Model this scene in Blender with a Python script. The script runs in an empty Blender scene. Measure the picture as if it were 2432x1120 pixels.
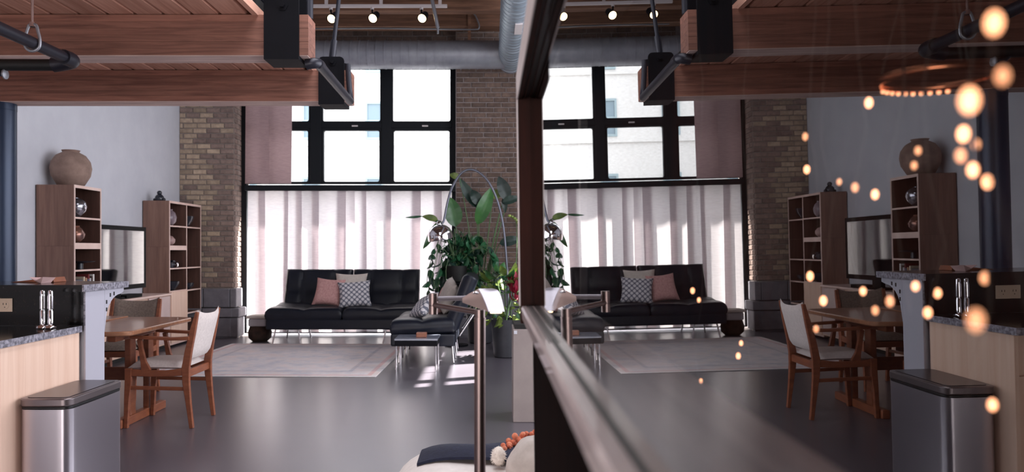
import bpy, bmesh, math, random
from mathutils import Vector, Matrix, Euler
random.seed(7)
S = bpy.context.scene
COL = S.collection
R = math.radians
F, CX, HY, EYE = 1800.0, 1165.0, 592.0, 1.3      # focal length in px, vanishing point, eye height

# ------------------------------------------------------------------ camera
cam_d = bpy.data.cameras.new('camera')
cam_d.sensor_width = 36.0
cam_d.lens = 36.0 * F / 2432.0
cam_d.shift_x = 51.0 / 2432.0
cam_d.shift_y = 32.0 / 2432.0
cam_d.clip_start = 0.02
cam_d.dof.use_dof = True
cam_d.dof.focus_distance = 3.2
cam_d.dof.aperture_fstop = 5.0
cam = bpy.data.objects.new('camera', cam_d)
cam.location = (0, 0, EYE)
cam.rotation_euler = (R(90), 0, 0)
COL.objects.link(cam)
S.camera = cam

# ------------------------------------------------------------------ world, sun, sky portals, exposure
W = bpy.data.worlds.new('sky'); S.world = W
W.use_nodes = True
nt = W.node_tree
bg = nt.nodes['Background']
bg.inputs['Color'].default_value = (0.90, 0.93, 1.0, 1)
bg.inputs['Strength'].default_value = 4.3
sun_d = bpy.data.lights.new('sun', 'SUN')
sun_d.energy = 66.0
sun_d.color = (1.0, 0.965, 0.90)
sun_d.angle = R(0.6)
sun = bpy.data.objects.new('sun', sun_d)
_dir = Vector((-0.915, -0.403, -1.0)).normalized()
sun.rotation_euler = _dir.to_track_quat('-Z', 'Y').to_euler()
sun.location = (14, 18, 16)
COL.objects.link(sun)

def portal(loc, rot, sx, sy):
    d = bpy.data.lights.new('sky_portal', 'AREA')
    d.shape = 'RECTANGLE'; d.size = sx; d.size_y = sy
    d.cycles.is_portal = True
    o = bpy.data.objects.new('sky_portal', d)
    o.location = loc; o.rotation_euler = rot
    COL.objects.link(o)
portal((-2.15, 11.75, 2.1), (R(-90), 0, 0), 3.4, 4.2)
portal((3.25, 5.2, 2.5), (0, R(90), 0), 3.6, 6.4)

def lamp(name, loc, rot, sx, sy, power, col):
    d = bpy.data.lights.new(name, 'AREA'); d.shape = 'RECTANGLE'; d.size = sx; d.size_y = sy
    d.energy = power; d.color = col
    o = bpy.data.objects.new(name, d); o.location = loc; o.rotation_euler = rot; COL.objects.link(o)
# added fill lamps: before the right blinds, behind the camera, under the ceiling
lamp('right_fill_lamp', (2.86, 5.4, 2.4), (0, R(90), 0), 3.2, 6.4, 330, (.92, .93, 1.0))
lamp('rear_fill_lamp', (-2.2, -3.3, 1.2), (R(90), 0, 0), 3.2, 1.7, 150, (1.0, .93, .90))
lamp('overhead_fill_lamp', (-.5, 2.6, 4.7), (0, 0, 0), 1.5, 6.0, 170, (.95, .95, 1.0))

vs = S.view_settings
S.display_settings.display_device = 'sRGB'
vs.view_transform = 'Standard'
vs.look = 'None'
vs.exposure = 0.0
vs.gamma = 1.0
vs.use_curve_mapping = False
S.cycles.max_bounces = 10
S.cycles.diffuse_bounces = 6
S.cycles.glossy_bounces = 5
S.cycles.transparent_max_bounces = 16
S.cycles.caustics_reflective = True
S.cycles.caustics_refractive = False
S.cycles.sample_clamp_indirect = 6.0

# ------------------------------------------------------------------ helpers
def P(u, y, Y):
    return Vector(((u - CX) * Y / F, Y, EYE - (y - HY) * Y / F))

def lin(c):
    out = []
    for v in c:
        v = v / 255.0
        out.append(v / 12.92 if v <= 0.04045 else ((v + 0.055) / 1.055) ** 2.4)
    return (*out, 1.0)

class MB:
    def __init__(s):
        s.v = []; s.f = []
    def add(s, vs, fs):
        n = len(s.v)
        s.v += [Vector(p) for p in vs]
        s.f += [tuple(i + n for i in f) for f in fs]
        return s
    def box(s, x0, y0, z0, x1, y1, z1):
        return s.add([(x0,y0,z0),(x1,y0,z0),(x1,y1,z0),(x0,y1,z0),(x0,y0,z1),(x1,y0,z1),(x1,y1,z1),(x0,y1,z1)],
                     [(0,3,2,1),(4,5,6,7),(0,1,5,4),(1,2,6,5),(2,3,7,6),(3,0,4,7)])
    def bar(s, a, b, w, h, up=(0,0,1), w2=None, h2=None):
        a = Vector(a); b = Vector(b); d = (b - a).normalized()
        x = d.cross(Vector(up))
        if x.length < 1e-4: x = d.cross(Vector((1,0,0)))
        x.normalize(); y = x.cross(d).normalized()
        w2 = w if w2 is None else w2; h2 = h if h2 is None else h2
        vs = []
        for p, ww, hh in ((a, w, h), (b, w2, h2)):
            for sx, sy in ((-1,-1),(1,-1),(1,1),(-1,1)):
                vs.append(p + x*sx*ww/2 + y*sy*hh/2)
        return s.add(vs, [(0,3,2,1),(4,5,6,7),(0,1,5,4),(1,2,6,5),(2,3,7,6),(3,0,4,7)])
    def tube(s, pts, r, n=10, caps=True):
        pts = [Vector(p) for p in pts]
        rs = r if isinstance(r, (list, tuple)) else [r]*len(pts)
        m = len(pts)
        t0 = (pts[1]-pts[0]).normalized()
        nrm = t0.orthogonal().normalized()
        vs = []
        for i, p in enumerate(pts):
            if i == 0: t = t0
            elif i == m-1: t = (pts[i]-pts[i-1]).normalized()
            else: t = ((pts[i+1]-pts[i]).normalized() + (pts[i]-pts[i-1]).normalized()).normalized()
            nrm = (nrm - t*nrm.dot(t)).normalized()
            b = t.cross(nrm)
            for k in range(n):
                a = 2*math.pi*k/n
                vs.append(p + (nrm*math.cos(a) + b*math.sin(a))*rs[i])
        fs = [(i*n+k, i*n+(k+1)%n, (i+1)*n+(k+1)%n, (i+1)*n+k) for i in range(m-1) for k in range(n)]
        if caps:
            fs += [tuple(range(n-1, -1, -1)), tuple((m-1)*n+k for k in range(n))]
        return s.add(vs, fs)
    def lathe(s, c, prof, n=24, axis='z', ang=0):
        c = Vector(c); vs = []
        for r, z in prof:
            for k in range(n):
                a = 2*math.pi*k/n + ang
                q = Vector((r*math.cos(a), r*math.sin(a), z))
                if axis == 'y': q = Vector((q.x, q.z, q.y))
                if axis == 'x': q = Vector((q.z, q.x, q.y))
                vs.append(c + q)
        m = len(prof)
        fs = [(i*n+k, i*n+(k+1)%n, (i+1)*n+(k+1)%n, (i+1)*n+k) for i in range(m-1) for k in range(n)]
        if prof[0][0] > 1e-5: fs.append(tuple(range(n-1,-1,-1)))
        if prof[-1][0] > 1e-5: fs.append(tuple((m-1)*n+k for k in range(n)))
        return s.add(vs, fs)
    def prism(s, poly, vec):
        poly = [Vector(p) for p in poly]; vec = Vector(vec); n = len(poly)
        return s.add(poly + [p + vec for p in poly],
                     [tuple(range(n-1,-1,-1)), tuple(range(n, 2*n))] + [(i,(i+1)%n,n+(i+1)%n,n+i) for i in range(n)])
    def ball(s, c, r, nu=12, nv=8, sq=(1,1,1)):
        c = Vector(c); vs = []; fs = []
        for j in range(nv+1):
            t = math.pi*j/nv
            for i in range(nu):
                a = 2*math.pi*i/nu
                vs.append(c + Vector((math.sin(t)*math.cos(a)*sq[0], math.sin(t)*math.sin(a)*sq[1], math.cos(t)*sq[2]))*r)
        for j in range(nv):
            for i in range(nu):
                fs.append((j*nu+i, (j+1)*nu+i, (j+1)*nu+(i+1)%nu, j*nu+(i+1)%nu))
        return s.add(vs, fs)
    def grid(s, fn, nu, nv, wrap=False):
        vs = [fn(i/nu, j/nv) for j in range(nv+1) for i in range(nu+1)]
        w = nu+1
        return s.add(vs, [(j*w+i, j*w+i+1, (j+1)*w+i+1, (j+1)*w+i) for j in range(nv) for i in range(nu)])
    def xform(s, m):
        s.v = [m @ p for p in s.v]; return s
    def build(s, name, mat=None, parent=None, bevel=0, smooth=None, seg=2, weld=False):
        root = parent
        while root is not None and root.parent is not None: root = root.parent
        off = root.location if root is not None else Vector((0,0,0))
        me = bpy.data.meshes.new(name)
        bm = bmesh.new()
        bv = [bm.verts.new(p - off) for p in s.v]
        for f in s.f:
            try: bm.faces.new([bv[i] for i in f])
            except ValueError: pass
        if weld: bmesh.ops.remove_doubles(bm, verts=bm.verts, dist=1e-5)
        bmesh.ops.recalc_face_normals(bm, faces=bm.faces)
        bm.to_mesh(me); bm.free()
        if smooth is not None:
            for p in me.polygons: p.use_smooth = True
            me.set_sharp_from_angle(angle=R(smooth))
        mats = mat if isinstance(mat, (list, tuple)) else [mat]
        for m in mats:
            if m: me.materials.append(m)
        o = bpy.data.objects.new(name, me)
        COL.objects.link(o)
        if parent is not None: o.parent = parent
        if bevel:
            b = o.modifiers.new('bevel', 'BEVEL'); b.width = bevel; b.segments = seg
            b.limit_method = 'ANGLE'; b.angle_limit = R(40)
        return o

def thing(name, label, cat, loc=(0,0,0), group=None):
    o = bpy.data.objects.new(name, None); COL.objects.link(o)
    o.location = loc; o.empty_display_size = 0.1
    return tag(o, label, cat, group)
def tag(o, label, cat, group=None):
    o['label'] = label; o['category'] = cat
    if group: o['group'] = group
    return o
def struct(o):
    o['kind'] = 'structure'; return o
def kids(o): return [c for c in COL.objects if c.parent is o]
def copy_tree(o, parent=None):
    c = o.copy(); COL.objects.link(c)
    if parent is not None: c.parent = parent
    for ch in kids(o): copy_tree(ch, c)
    return c
def inst(me, name, parent, loc, rot=(0,0,0), sc=(1,1,1)):
    o = bpy.data.objects.new(name, me); COL.objects.link(o)
    root = parent
    while root.parent is not None: root = root.parent
    o.parent = parent; o.location = Vector(loc) - root.location; o.rotation_euler = rot; o.scale = sc
    return o
def mesh_of(mb, name, mat, smooth=None):
    o = mb.build(name, mat, None, smooth=smooth)
    me = o.data; bpy.data.objects.remove(o); return me

def smoothpath(pts, n=8):
    pts = [Vector(p) for p in pts]; out = []
    for i in range(len(pts)-1):
        p0 = pts[max(i-1,0)]; p1 = pts[i]; p2 = pts[i+1]; p3 = pts[min(i+2,len(pts)-1)]
        for k in range(n):
            t = k/n
            out.append(0.5*((2*p1)+(p2-p0)*t+(2*p0-5*p1+4*p2-p3)*t*t+(3*p1-p0-3*p2+p3)*t**3))
    out.append(pts[-1]); return out

# ------------------------------------------------------------------ materials
def mat(name, col, rough=0.5, metal=0.0, col2=None, scale=6.0, stretch=(1,1,1), bump=0.0, spec=0.5,
        rnd=0.0, ior=1.5, coat=0.0, contrast=(0.35,0.65), dist=0.0, detail=5.0, rough2=None, sheen=0.0, aniso=0.0):
    m = bpy.data.materials.new(name); m.use_nodes = True
    t = m.node_tree; N = t.nodes; L = t.links
    b = N['Principled BSDF']
    b.inputs['Roughness'].default_value = rough
    b.inputs['Metallic'].default_value = metal
    b.inputs['IOR'].default_value = ior
    b.inputs['Specular IOR Level'].default_value = spec
    b.inputs['Coat Weight'].default_value = coat
    b.inputs['Coat Roughness'].default_value = 0.08
    b.inputs['Sheen Weight'].default_value = sheen
    b.inputs['Anisotropic'].default_value = aniso
    c1 = lin(col); b.inputs['Base Color'].default_value = c1
    outc = None
    if col2 is not None or bump or rough2 is not None:
        tc = N.new('ShaderNodeTexCoord'); mp = N.new('ShaderNodeMapping')
        mp.inputs['Scale'].default_value = stretch
        L.new(tc.outputs['Object'], mp.inputs['Vector'])
        nz = N.new('ShaderNodeTexNoise')
        nz.inputs['Scale'].default_value = scale; nz.inputs['Detail'].default_value = detail
        nz.inputs['Roughness'].default_value = 0.62; nz.inputs['Distortion'].default_value = dist
        vec = mp.outputs['Vector']
        if rnd:
            oi = N.new('ShaderNodeObjectInfo'); ad = N.new('ShaderNodeVectorMath'); ad.operation = 'ADD'
            ml = N.new('ShaderNodeMath'); ml.operation = 'MULTIPLY'; ml.inputs[1].default_value = 37.0
            L.new(oi.outputs['Random'], ml.inputs[0])
            L.new(mp.outputs['Vector'], ad.inputs[0]); L.new(ml.outputs[0], ad.inputs[1])
            vec = ad.outputs[0]
        L.new(vec, nz.inputs['Vector'])
        rp = N.new('ShaderNodeValToRGB')
        rp.color_ramp.elements[0].position = contrast[0]; rp.color_ramp.elements[1].position = contrast[1]
        rp.color_ramp.elements[0].color = c1
        rp.color_ramp.elements[1].color = lin(col2) if col2 else c1
        L.new(nz.outputs['Fac'], rp.inputs['Fac'])
        outc = rp.outputs['Color']
        if bump:
            bp = N.new('ShaderNodeBump'); bp.inputs['Strength'].default_value = bump
            bp.inputs['Distance'].default_value = 0.01
            L.new(nz.outputs['Fac'], bp.inputs['Height']); L.new(bp.outputs['Normal'], b.inputs['Normal'])
        if rough2 is not None:
            mr = N.new('ShaderNodeMapRange'); mr.inputs['From Min'].default_value = .35; mr.inputs['From Max'].default_value = .65
            mr.inputs['To Min'].default_value = rough; mr.inputs['To Max'].default_value = rough2
            L.new(nz.outputs['Fac'], mr.inputs['Value']); L.new(mr.outputs[0], b.inputs['Roughness'])
    if rnd:
        oi2 = N.new('ShaderNodeObjectInfo')
        mr2 = N.new('ShaderNodeMapRange'); mr2.inputs['To Min'].default_value = 1-rnd; mr2.inputs['To Max'].default_value = 1+rnd
        L.new(oi2.outputs['Random'], mr2.inputs['Value'])
        hs = N.new('ShaderNodeHueSaturation'); L.new(mr2.outputs[0], hs.inputs['Value'])
        if outc: L.new(outc, hs.inputs['Color'])
        else: hs.inputs['Color'].default_value = c1
        outc = hs.outputs['Color']
    if outc: L.new(outc, b.inputs['Base Color'])
    return m

def emit(name, col, strength):
    m = bpy.data.materials.new(name); m.use_nodes = True
    b = m.node_tree.nodes['Principled BSDF']
    b.inputs['Base Color'].default_value = lin(col)
    b.inputs['Emission Color'].default_value = lin(col)
    b.inputs['Emission Strength'].default_value = strength
    return m

def clear_glass(name, r0, r1, power, tint=(1,1,1), rough=0.0):
    """thin pane: real mirror reflection growing towards grazing angles, the rest passes through"""
    m = bpy.data.materials.new(name); m.use_nodes = True
    t = m.node_tree; N = t.nodes; L = t.links
    N.remove(N['Principled BSDF'])
    out = N['Material Output']
    lw = N.new('ShaderNodeLayerWeight'); lw.inputs['Blend'].default_value = 0.5
    pw = N.new('ShaderNodeMath'); pw.operation = 'POWER'; pw.inputs[1].default_value = power
    L.new(lw.outputs['Facing'], pw.inputs[0])
    mr = N.new('ShaderNodeMapRange'); mr.inputs['To Min'].default_value = r0; mr.inputs['To Max'].default_value = r1
    L.new(pw.outputs[0], mr.inputs['Value'])
    tr = N.new('ShaderNodeBsdfTransparent'); tr.inputs['Color'].default_value = (*tint, 1)
    gl = N.new('ShaderNodeBsdfGlossy'); gl.inputs['Roughness'].default_value = rough
    mx = N.new('ShaderNodeMixShader')
    L.new(mr.outputs[0], mx.inputs[0]); L.new(tr.outputs[0], mx.inputs[1]); L.new(gl.outputs[0], mx.inputs[2])
    L.new(mx.outputs[0], out.inputs['Surface'])
    return m

def cloth_mat(name, col, transl, transp, col2=None):
    m = bpy.data.materials.new(name); m.use_nodes = True
    t = m.node_tree; N = t.nodes; L = t.links
    N.remove(N['Principled BSDF']); out = N['Material Output']
    tc = N.new('ShaderNodeTexCoord'); mp = N.new('ShaderNodeMapping'); mp.inputs['Scale'].default_value = (1,1,8)
    L.new(tc.outputs['Object'], mp.inputs['Vector'])
    nz = N.new('ShaderNodeTexNoise'); nz.inputs['Scale'].default_value = 14; L.new(mp.outputs[0], nz.inputs['Vector'])
    rp = N.new('ShaderNodeValToRGB'); rp.color_ramp.elements[0].color = lin(col2 or col); rp.color_ramp.elements[1].color = lin(col)
    rp.color_ramp.elements[0].position = .3; rp.color_ramp.elements[1].position = .6
    L.new(nz.outputs['Fac'], rp.inputs['Fac'])
    d = N.new('ShaderNodeBsdfDiffuse'); tl = N.new('ShaderNodeBsdfTranslucent'); tp = N.new('ShaderNodeBsdfTransparent')
    L.new(rp.outputs[0], d.inputs[0]); L.new(rp.outputs[0], tl.inputs[0])
    m1 = N.new('ShaderNodeMixShader'); m1.inputs[0].default_value = transl
    L.new(d.outputs[0], m1.inputs[1]); L.new(tl.outputs[0], m1.inputs[2])
    m2 = N.new('ShaderNodeMixShader'); m2.inputs[0].default_value = transp
    L.new(m1.outputs[0], m2.inputs[1]); L.new(tp.outputs[0], m2.inputs[2])
    L.new(m2.outputs[0], out.inputs['Surface'])
    return m

M_white = mat('white plaster', (212,213,221), 0.85, col2=(205,206,215), scale=3)
M_floor = mat('polished concrete', (80,75,83), 0.29, col2=(90,85,93), scale=1.1, detail=3, contrast=(.2,.8), spec=0.9, ior=1.75)
M_brick = mat('brown brick', (118,97,86), 0.9, col2=(92,76,69), scale=14, bump=.3, rnd=.22)
M_brick2 = mat('umber brick', (150,128,118), 0.9, col2=(124,105,98), scale=14, bump=.3, rnd=.18)
M_tan = mat('tan brick', (186,164,142), 0.9, col2=(158,138,120), scale=14, bump=.3, rnd=.2)
M_mortar = mat('grey mortar', (150,138,136), 0.95, col2=(128,118,116), scale=20)
M_mortar2 = mat('dark mortar', (146,134,128), 0.95, col2=(128,118,112), scale=20)
M_stone = mat('grey limestone', (128,124,130), 0.8, col2=(106,103,110), scale=5, bump=.2, rnd=.08)
M_wood_beam = mat('glulam fir', (148,100,84), 0.6, col2=(106,66,54), scale=2.2, stretch=(.8,12,12), rnd=.24, dist=.8, contrast=(.38,.68))
M_plank = mat('deck fir', (210,160,140), 0.6, col2=(176,124,104), scale=2.2, stretch=(14,.7,14), rnd=.17, dist=.3, contrast=(.35,.7))
M_joist = mat('ceiling fir', (150,108,84), 0.7, col2=(104,72,56), scale=2, stretch=(.8,12,12), rnd=.15)
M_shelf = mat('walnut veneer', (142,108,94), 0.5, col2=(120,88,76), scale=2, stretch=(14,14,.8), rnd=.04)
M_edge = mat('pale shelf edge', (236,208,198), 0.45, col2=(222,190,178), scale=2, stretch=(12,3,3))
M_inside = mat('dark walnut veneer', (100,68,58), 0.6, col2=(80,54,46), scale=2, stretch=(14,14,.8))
M_maple = mat('maple veneer', (238,206,186), 0.45, col2=(222,184,162), scale=1.6, stretch=(14,14,.6), contrast=(.3,.75), dist=.5)
M_teak = mat('teak', (156,92,62), 0.4, col2=(124,68,46), scale=3, stretch=(3,3,10), contrast=(.3,.7), coat=.15)
M_teak_top = mat('oiled teak top', (176,124,92), 0.28, col2=(140,92,68), scale=2.5, stretch=(1,12,6), contrast=(.3,.7), coat=.3)
M_linen = mat('cream linen', (228,216,212), 0.95, col2=(212,200,196), scale=60, bump=.15, sheen=.2)
M_backlit = mat('backlit upholstery', (158,142,130), 0.95, col2=(128,114,104), scale=70, bump=.2)
M_leather = mat('black leather', (17,22,36), 0.42, col2=(13,17,29), scale=18, bump=.06, spec=.4)
M_black = mat('black steel', (13,13,18), 0.6, col2=(17,17,23), scale=5, spec=.12)
M_frame = mat('black window frame', (16,20,26), 0.65, spec=.3)
M_column = mat('blue grey steel', (44,58,82), 0.35, metal=.3, col2=(36,48,70), scale=4, stretch=(1,1,.2))
M_chrome = mat('chrome', (225,222,226), 0.08, metal=1)
M_steel = mat('brushed stainless', (204,198,206), 0.3, metal=1, aniso=.3)
M_lid = mat('grey satin lid', (128,118,120), 0.34, metal=.85)
M_nickel = mat('brushed nickel', (128,112,110), 0.34, metal=1)
M_satin = mat('pale nickel and lit arm', (160,154,162), .42, metal=.5)
M_galv = mat('galvanised duct', (168,170,178), 0.4, metal=.4, col2=(146,148,158), scale=5, contrast=(.3,.7))
M_conduit = mat('grey conduit', (150,152,160), 0.4, metal=.6)
M_pipe = mat('dark pipe paint', (40,40,50), 0.4, metal=.3)
M_mahog = mat('dark mahogany', (56,27,21), 0.6, col2=(34,17,14), scale=3, stretch=(10,10,.8), spec=.1)
M_mahog_y = mat('weathered mahogany', (184,168,166), 0.4, col2=(128,114,112), scale=4, stretch=(12,.7,12), coat=.25, contrast=(.3,.7))
M_ebony = mat('dark brown panel', (26,16,14), 0.95, col2=(18,12,11), scale=3, stretch=(10,10,.7), spec=.02)
M_rubber = mat('black gasket', (14,14,16), 0.4)
M_trim = mat('pale frame edge', (214,204,204), 0.5)
M_granite = mat('black granite', (13,11,11), 0.14, col2=(46,36,30), scale=70, contrast=(.55,.8), spec=.35, detail=3)
M_granite_e = mat('pale granite edge', (92,90,100), 0.4, col2=(176,172,184), scale=60, contrast=(.4,.7), detail=3)
M_grey_panel = mat('grey painted metal', (176,174,186), 0.5)
M_outlet = mat('ivory plastic', (206,184,164), 0.4)
M_dark = mat('near black', (12,11,12), 0.6)
M_vase = mat('raw clay', (158,132,120), 0.85, col2=(134,110,100), scale=9, bump=.2)
M_silver = mat('silver glaze', (186,184,192), 0.15, metal=.9, col2=(90,92,104), scale=5)
M_bronze = mat('copper glaze', (176,120,96), 0.25, metal=.6, col2=(110,90,90), scale=6)
M_ink = mat('dark glaze', (34,36,44), 0.2, col2=(48,50,60), scale=8)
M_tvscreen = mat('tv screen', (10,10,13), 0.04, spec=1.0, ior=1.9)
M_tvbody = mat('black tv plastic', (12,12,15), 0.6, spec=.1)
M_pink = mat('dusty pink weave', (212,166,162), 0.95, col2=(190,140,138), scale=40, bump=.2)
M_cream = mat('cream cotton', (214,204,196), 0.95, col2=(202,192,184), scale=30, bump=.1)
M_whitefab = mat('white upholstery', (222,214,210), 0.95, col2=(212,204,200), scale=40, bump=.06)
M_navy = mat('navy wool', (30,34,56), 0.95, col2=(23,26,45), scale=50, bump=.2)
M_pillow_grey = mat('cream slub linen', (196,186,180), 0.95, col2=(180,170,164), scale=30, bump=.1)
M_orange = mat('coral wool', (222,140,108), 0.95, col2=(196,104,78), scale=40, bump=.4)
M_magenta = mat('rose weave', (196,96,98), 0.95, col2=(214,128,110), scale=30, bump=.2)
M_fluff = mat('white fluff', (238,228,218), 1.0, col2=(216,204,196), scale=60, bump=.6)
M_leaf = mat('broad green leaf', (58,104,50), 0.38, col2=(38,76,44), scale=3, rnd=.22, spec=.5)
M_leafdark = mat('dark green leaf', (24,52,42), 0.45, col2=(16,38,33), scale=3, rnd=.3)
M_leafmid = mat('glossy vine leaf', (44,92,58), 0.35, col2=(26,66,46), scale=8, rnd=.35)
M_lime = mat('lime leaf', (126,140,66), 0.5, col2=(84,106,50), scale=8, rnd=.25)
M_red = mat('crimson bloom', (160,22,54), 0.6, col2=(118,14,44), scale=12, rnd=.2)
M_stem = mat('green stem', (74,100,62), 0.5)
M_pot = mat('charcoal planter', (52,52,58), 0.5, col2=(42,42,48), scale=6)
M_plinth = mat('greige plinth', (158,146,142), 0.55, col2=(144,132,130), scale=3)
M_book = mat('book spine', (150,130,120), 0.7, rnd=.5)
M_marble = mat('white marble', (214,212,214), 0.25, col2=(180,178,184), scale=3)
M_wicker = mat('dark bark', (70,50,40), 0.9, col2=(44,32,26), scale=12, bump=.5)
M_paleblk = mat('pale stone top', (176,172,176), 0.7)
M_asphalt = mat('street asphalt', (110,110,112), 0.9, col2=(96,96,98), scale=3)
M_ext = mat('pale painted brick', (226,224,220), 0.9, col2=(206,204,200), scale=9, stretch=(1,1,4))
M_extwin = mat('far window glass', (120,140,150), 0.15, spec=.6)
M_extframe = mat('far window frame', (150,168,172), 0.6)
M_copper = mat('copper', (220,140,104), 0.25, metal=1)
M_cable = mat('brown cable', (44,30,24), 0.6)
M_ceil = mat('dark ceiling boards', (92,66,54), 0.8, col2=(70,50,42), scale=2, stretch=(12,.8,12))
M_glass = clear_glass('clear window glass', 0.04, 0.9, 5.0)
M_mirror = clear_glass('coated partition glass', 0.22, 1.0, 4.0, tint=(.96,.95,.93))
M_passthru = clear_glass('partition glass edge', 0.0, 0.0, 1.0, tint=(.97,.98,.97))
M_curtain = cloth_mat('sheer linen curtain', (232,225,227), .54, .03, (220,212,216))
M_curtain2 = cloth_mat('pink sheer curtain', (184,156,156), .12, .0, (172,144,146))
M_bulb = emit('warm spotlight bulb', (255,214,160), 14.0)
M_fairy = emit('warm fairy bulb', (255,176,130), 4.6)
M_fairy2 = emit('dim fairy bulb', (255,176,130), 2.0)
M_strip = emit('lamp tube', (255,226,186), 3.0)

def pattern_fabric():
    m = mat('grey dotted weave', (120,122,136), .95)
    N = m.node_tree.nodes; L = m.node_tree.links; b = N['Principled BSDF']
    tc = N.new('ShaderNodeTexCoord'); mp = N.new('ShaderNodeMapping')
    mp.inputs['Rotation'].default_value = (0, R(45), 0); mp.inputs['Scale'].default_value = (19,0,19)
    L.new(tc.outputs['Object'], mp.inputs['Vector'])
    vo = N.new('ShaderNodeTexVoronoi'); vo.inputs['Randomness'].default_value = 0; vo.inputs['Scale'].default_value = 1.0
    L.new(mp.outputs[0], vo.inputs['Vector'])
    rp = N.new('ShaderNodeValToRGB'); e = rp.color_ramp.elements
    e[0].position = .36; e[0].color = lin((214,210,214)); e[1].position = .44; e[1].color = lin((112,114,128))
    L.new(vo.outputs['Distance'], rp.inputs['Fac']); L.new(rp.outputs[0], b.inputs['Base Color'])
    return m
M_pattern = pattern_fabric()

def rug_mat(hx, hy):
    m = mat('faded oriental rug', (206,194,194), .95)
    N = m.node_tree.nodes; L = m.node_tree.links; b = N['Principled BSDF']
    tc = N.new('ShaderNodeTexCoord')
    sp = N.new('ShaderNodeSeparateXYZ'); L.new(tc.outputs['Object'], sp.inputs[0])
    def edge(sock, half):
        a = N.new('ShaderNodeMath'); a.operation = 'ABSOLUTE'; L.new(sock, a.inputs[0])
        s = N.new('ShaderNodeMath'); s.operation = 'SUBTRACT'; s.inputs[0].default_value = half; L.new(a.outputs[0], s.inputs[1])
        return s.outputs[0]
    mn = N.new('ShaderNodeMath'); mn.operation = 'MINIMUM'
    L.new(edge(sp.outputs['X'], hx), mn.inputs[0]); L.new(edge(sp.outputs['Y'], hy), mn.inputs[1])
    rp = N.new('ShaderNodeValToRGB'); e = rp.color_ramp.elements; rp.color_ramp.interpolation = 'LINEAR'
    cols = [(0,(245,236,231)),(.05,(245,236,231)),(.06,(238,174,169)),(.10,(231,180,176)),(.11,(238,229,229)),(.30,(227,215,218)),(.31,(185,180,190)),(.345,(190,185,194)),(.355,(236,227,229))]
    e[0].position = 0; e[0].color = lin(cols[0][1]); e[1].position = cols[1][0]; e[1].color = lin(cols[1][1])
    for p, c in cols[2:]:
        q = e.new(p); q.color = lin(c)
    L.new(mn.outputs[0], rp.inputs['Fac'])
    nz = N.new('ShaderNodeTexNoise'); nz.inputs['Scale'].default_value = 3.2; nz.inputs['Detail'].default_value = 7; nz.inputs['Roughness'].default_value = .7
    L.new(tc.outputs['Object'], nz.inputs['Vector'])
    r2 = N.new('ShaderNodeValToRGB'); q = r2.color_ramp.elements
    q[0].position = .38; q[0].color = lin((194,197,213)); q[1].position = .64; q[1].color = lin((245,222,218))
    k = q.new(.52); k.color = lin((238,229,231))
    L.new(nz.outputs['Fac'], r2.inputs['Fac'])
    mx = N.new('ShaderNodeMixRGB'); mx.inputs[0].default_value = .5
    L.new(rp.outputs[0], mx.inputs[1]); L.new(r2.outputs[0], mx.inputs[2])
    vo = N.new('ShaderNodeTexVoronoi'); vo.inputs['Scale'].default_value = 9; L.new(tc.outputs['Object'], vo.inputs['Vector'])
    m2 = N.new('ShaderNodeMixRGB'); m2.blend_type = 'MULTIPLY'; m2.inputs[0].default_value = .10
    L.new(mx.outputs[0], m2.inputs[1]); L.new(vo.outputs['Distance'], m2.inputs[2])
    L.new(m2.outputs[0], b.inputs['Base Color'])
    return m

def spiral_mat():
    m = mat('spiral duct', (160,172,184), .38, metal=.45)
    N = m.node_tree.nodes; L = m.node_tree.links; b = N['Principled BSDF']
    tc = N.new('ShaderNodeTexCoord')
    nz = N.new('ShaderNodeTexNoise'); nz.inputs['Scale'].default_value = 4; L.new(tc.outputs['Object'], nz.inputs['Vector'])
    rp = N.new('ShaderNodeValToRGB'); rp.color_ramp.elements[0].color = lin((140,154,168)); rp.color_ramp.elements[1].color = lin((176,188,198))
    L.new(nz.outputs['Fac'], rp.inputs['Fac']); L.new(rp.outputs[0], b.inputs['Base Color'])
    return m
M_spiral = spiral_mat()

# ================================================================== SETTING
XL, XR, YB, YF, ZC = -4.6, 3.0, -3.5, 11.6, 4.8
struct(MB().box(XL-.2, YB-.2, -.1, XR+.2, YF+.3, 0).build('floor', M_floor))
struct(MB().box(XL-.2, YB, 0, XL, YF+.3, ZC+.2).build('wall_left', M_white))
struct(MB().box(XL-.2, YB-.2, 0, XR+.2, YB, ZC+.2).build('wall_behind', M_white))
ceil = struct(MB().box(XL-.2, YB-.2, ZC+.06, XR+.2, YF+.3, ZC+.2).build('ceiling', M_ceil))
pl = MB().box(-.07, YB, 0, .07, YF, .055); me = mesh_of(pl, 'plank', M_ceil)
for i in range(40):
    x = -1.5 + i*.145
    if x < XR-.05: inst(me, 'plank', ceil, (x, 0, ZC + random.uniform(-.003, .003)))

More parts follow.
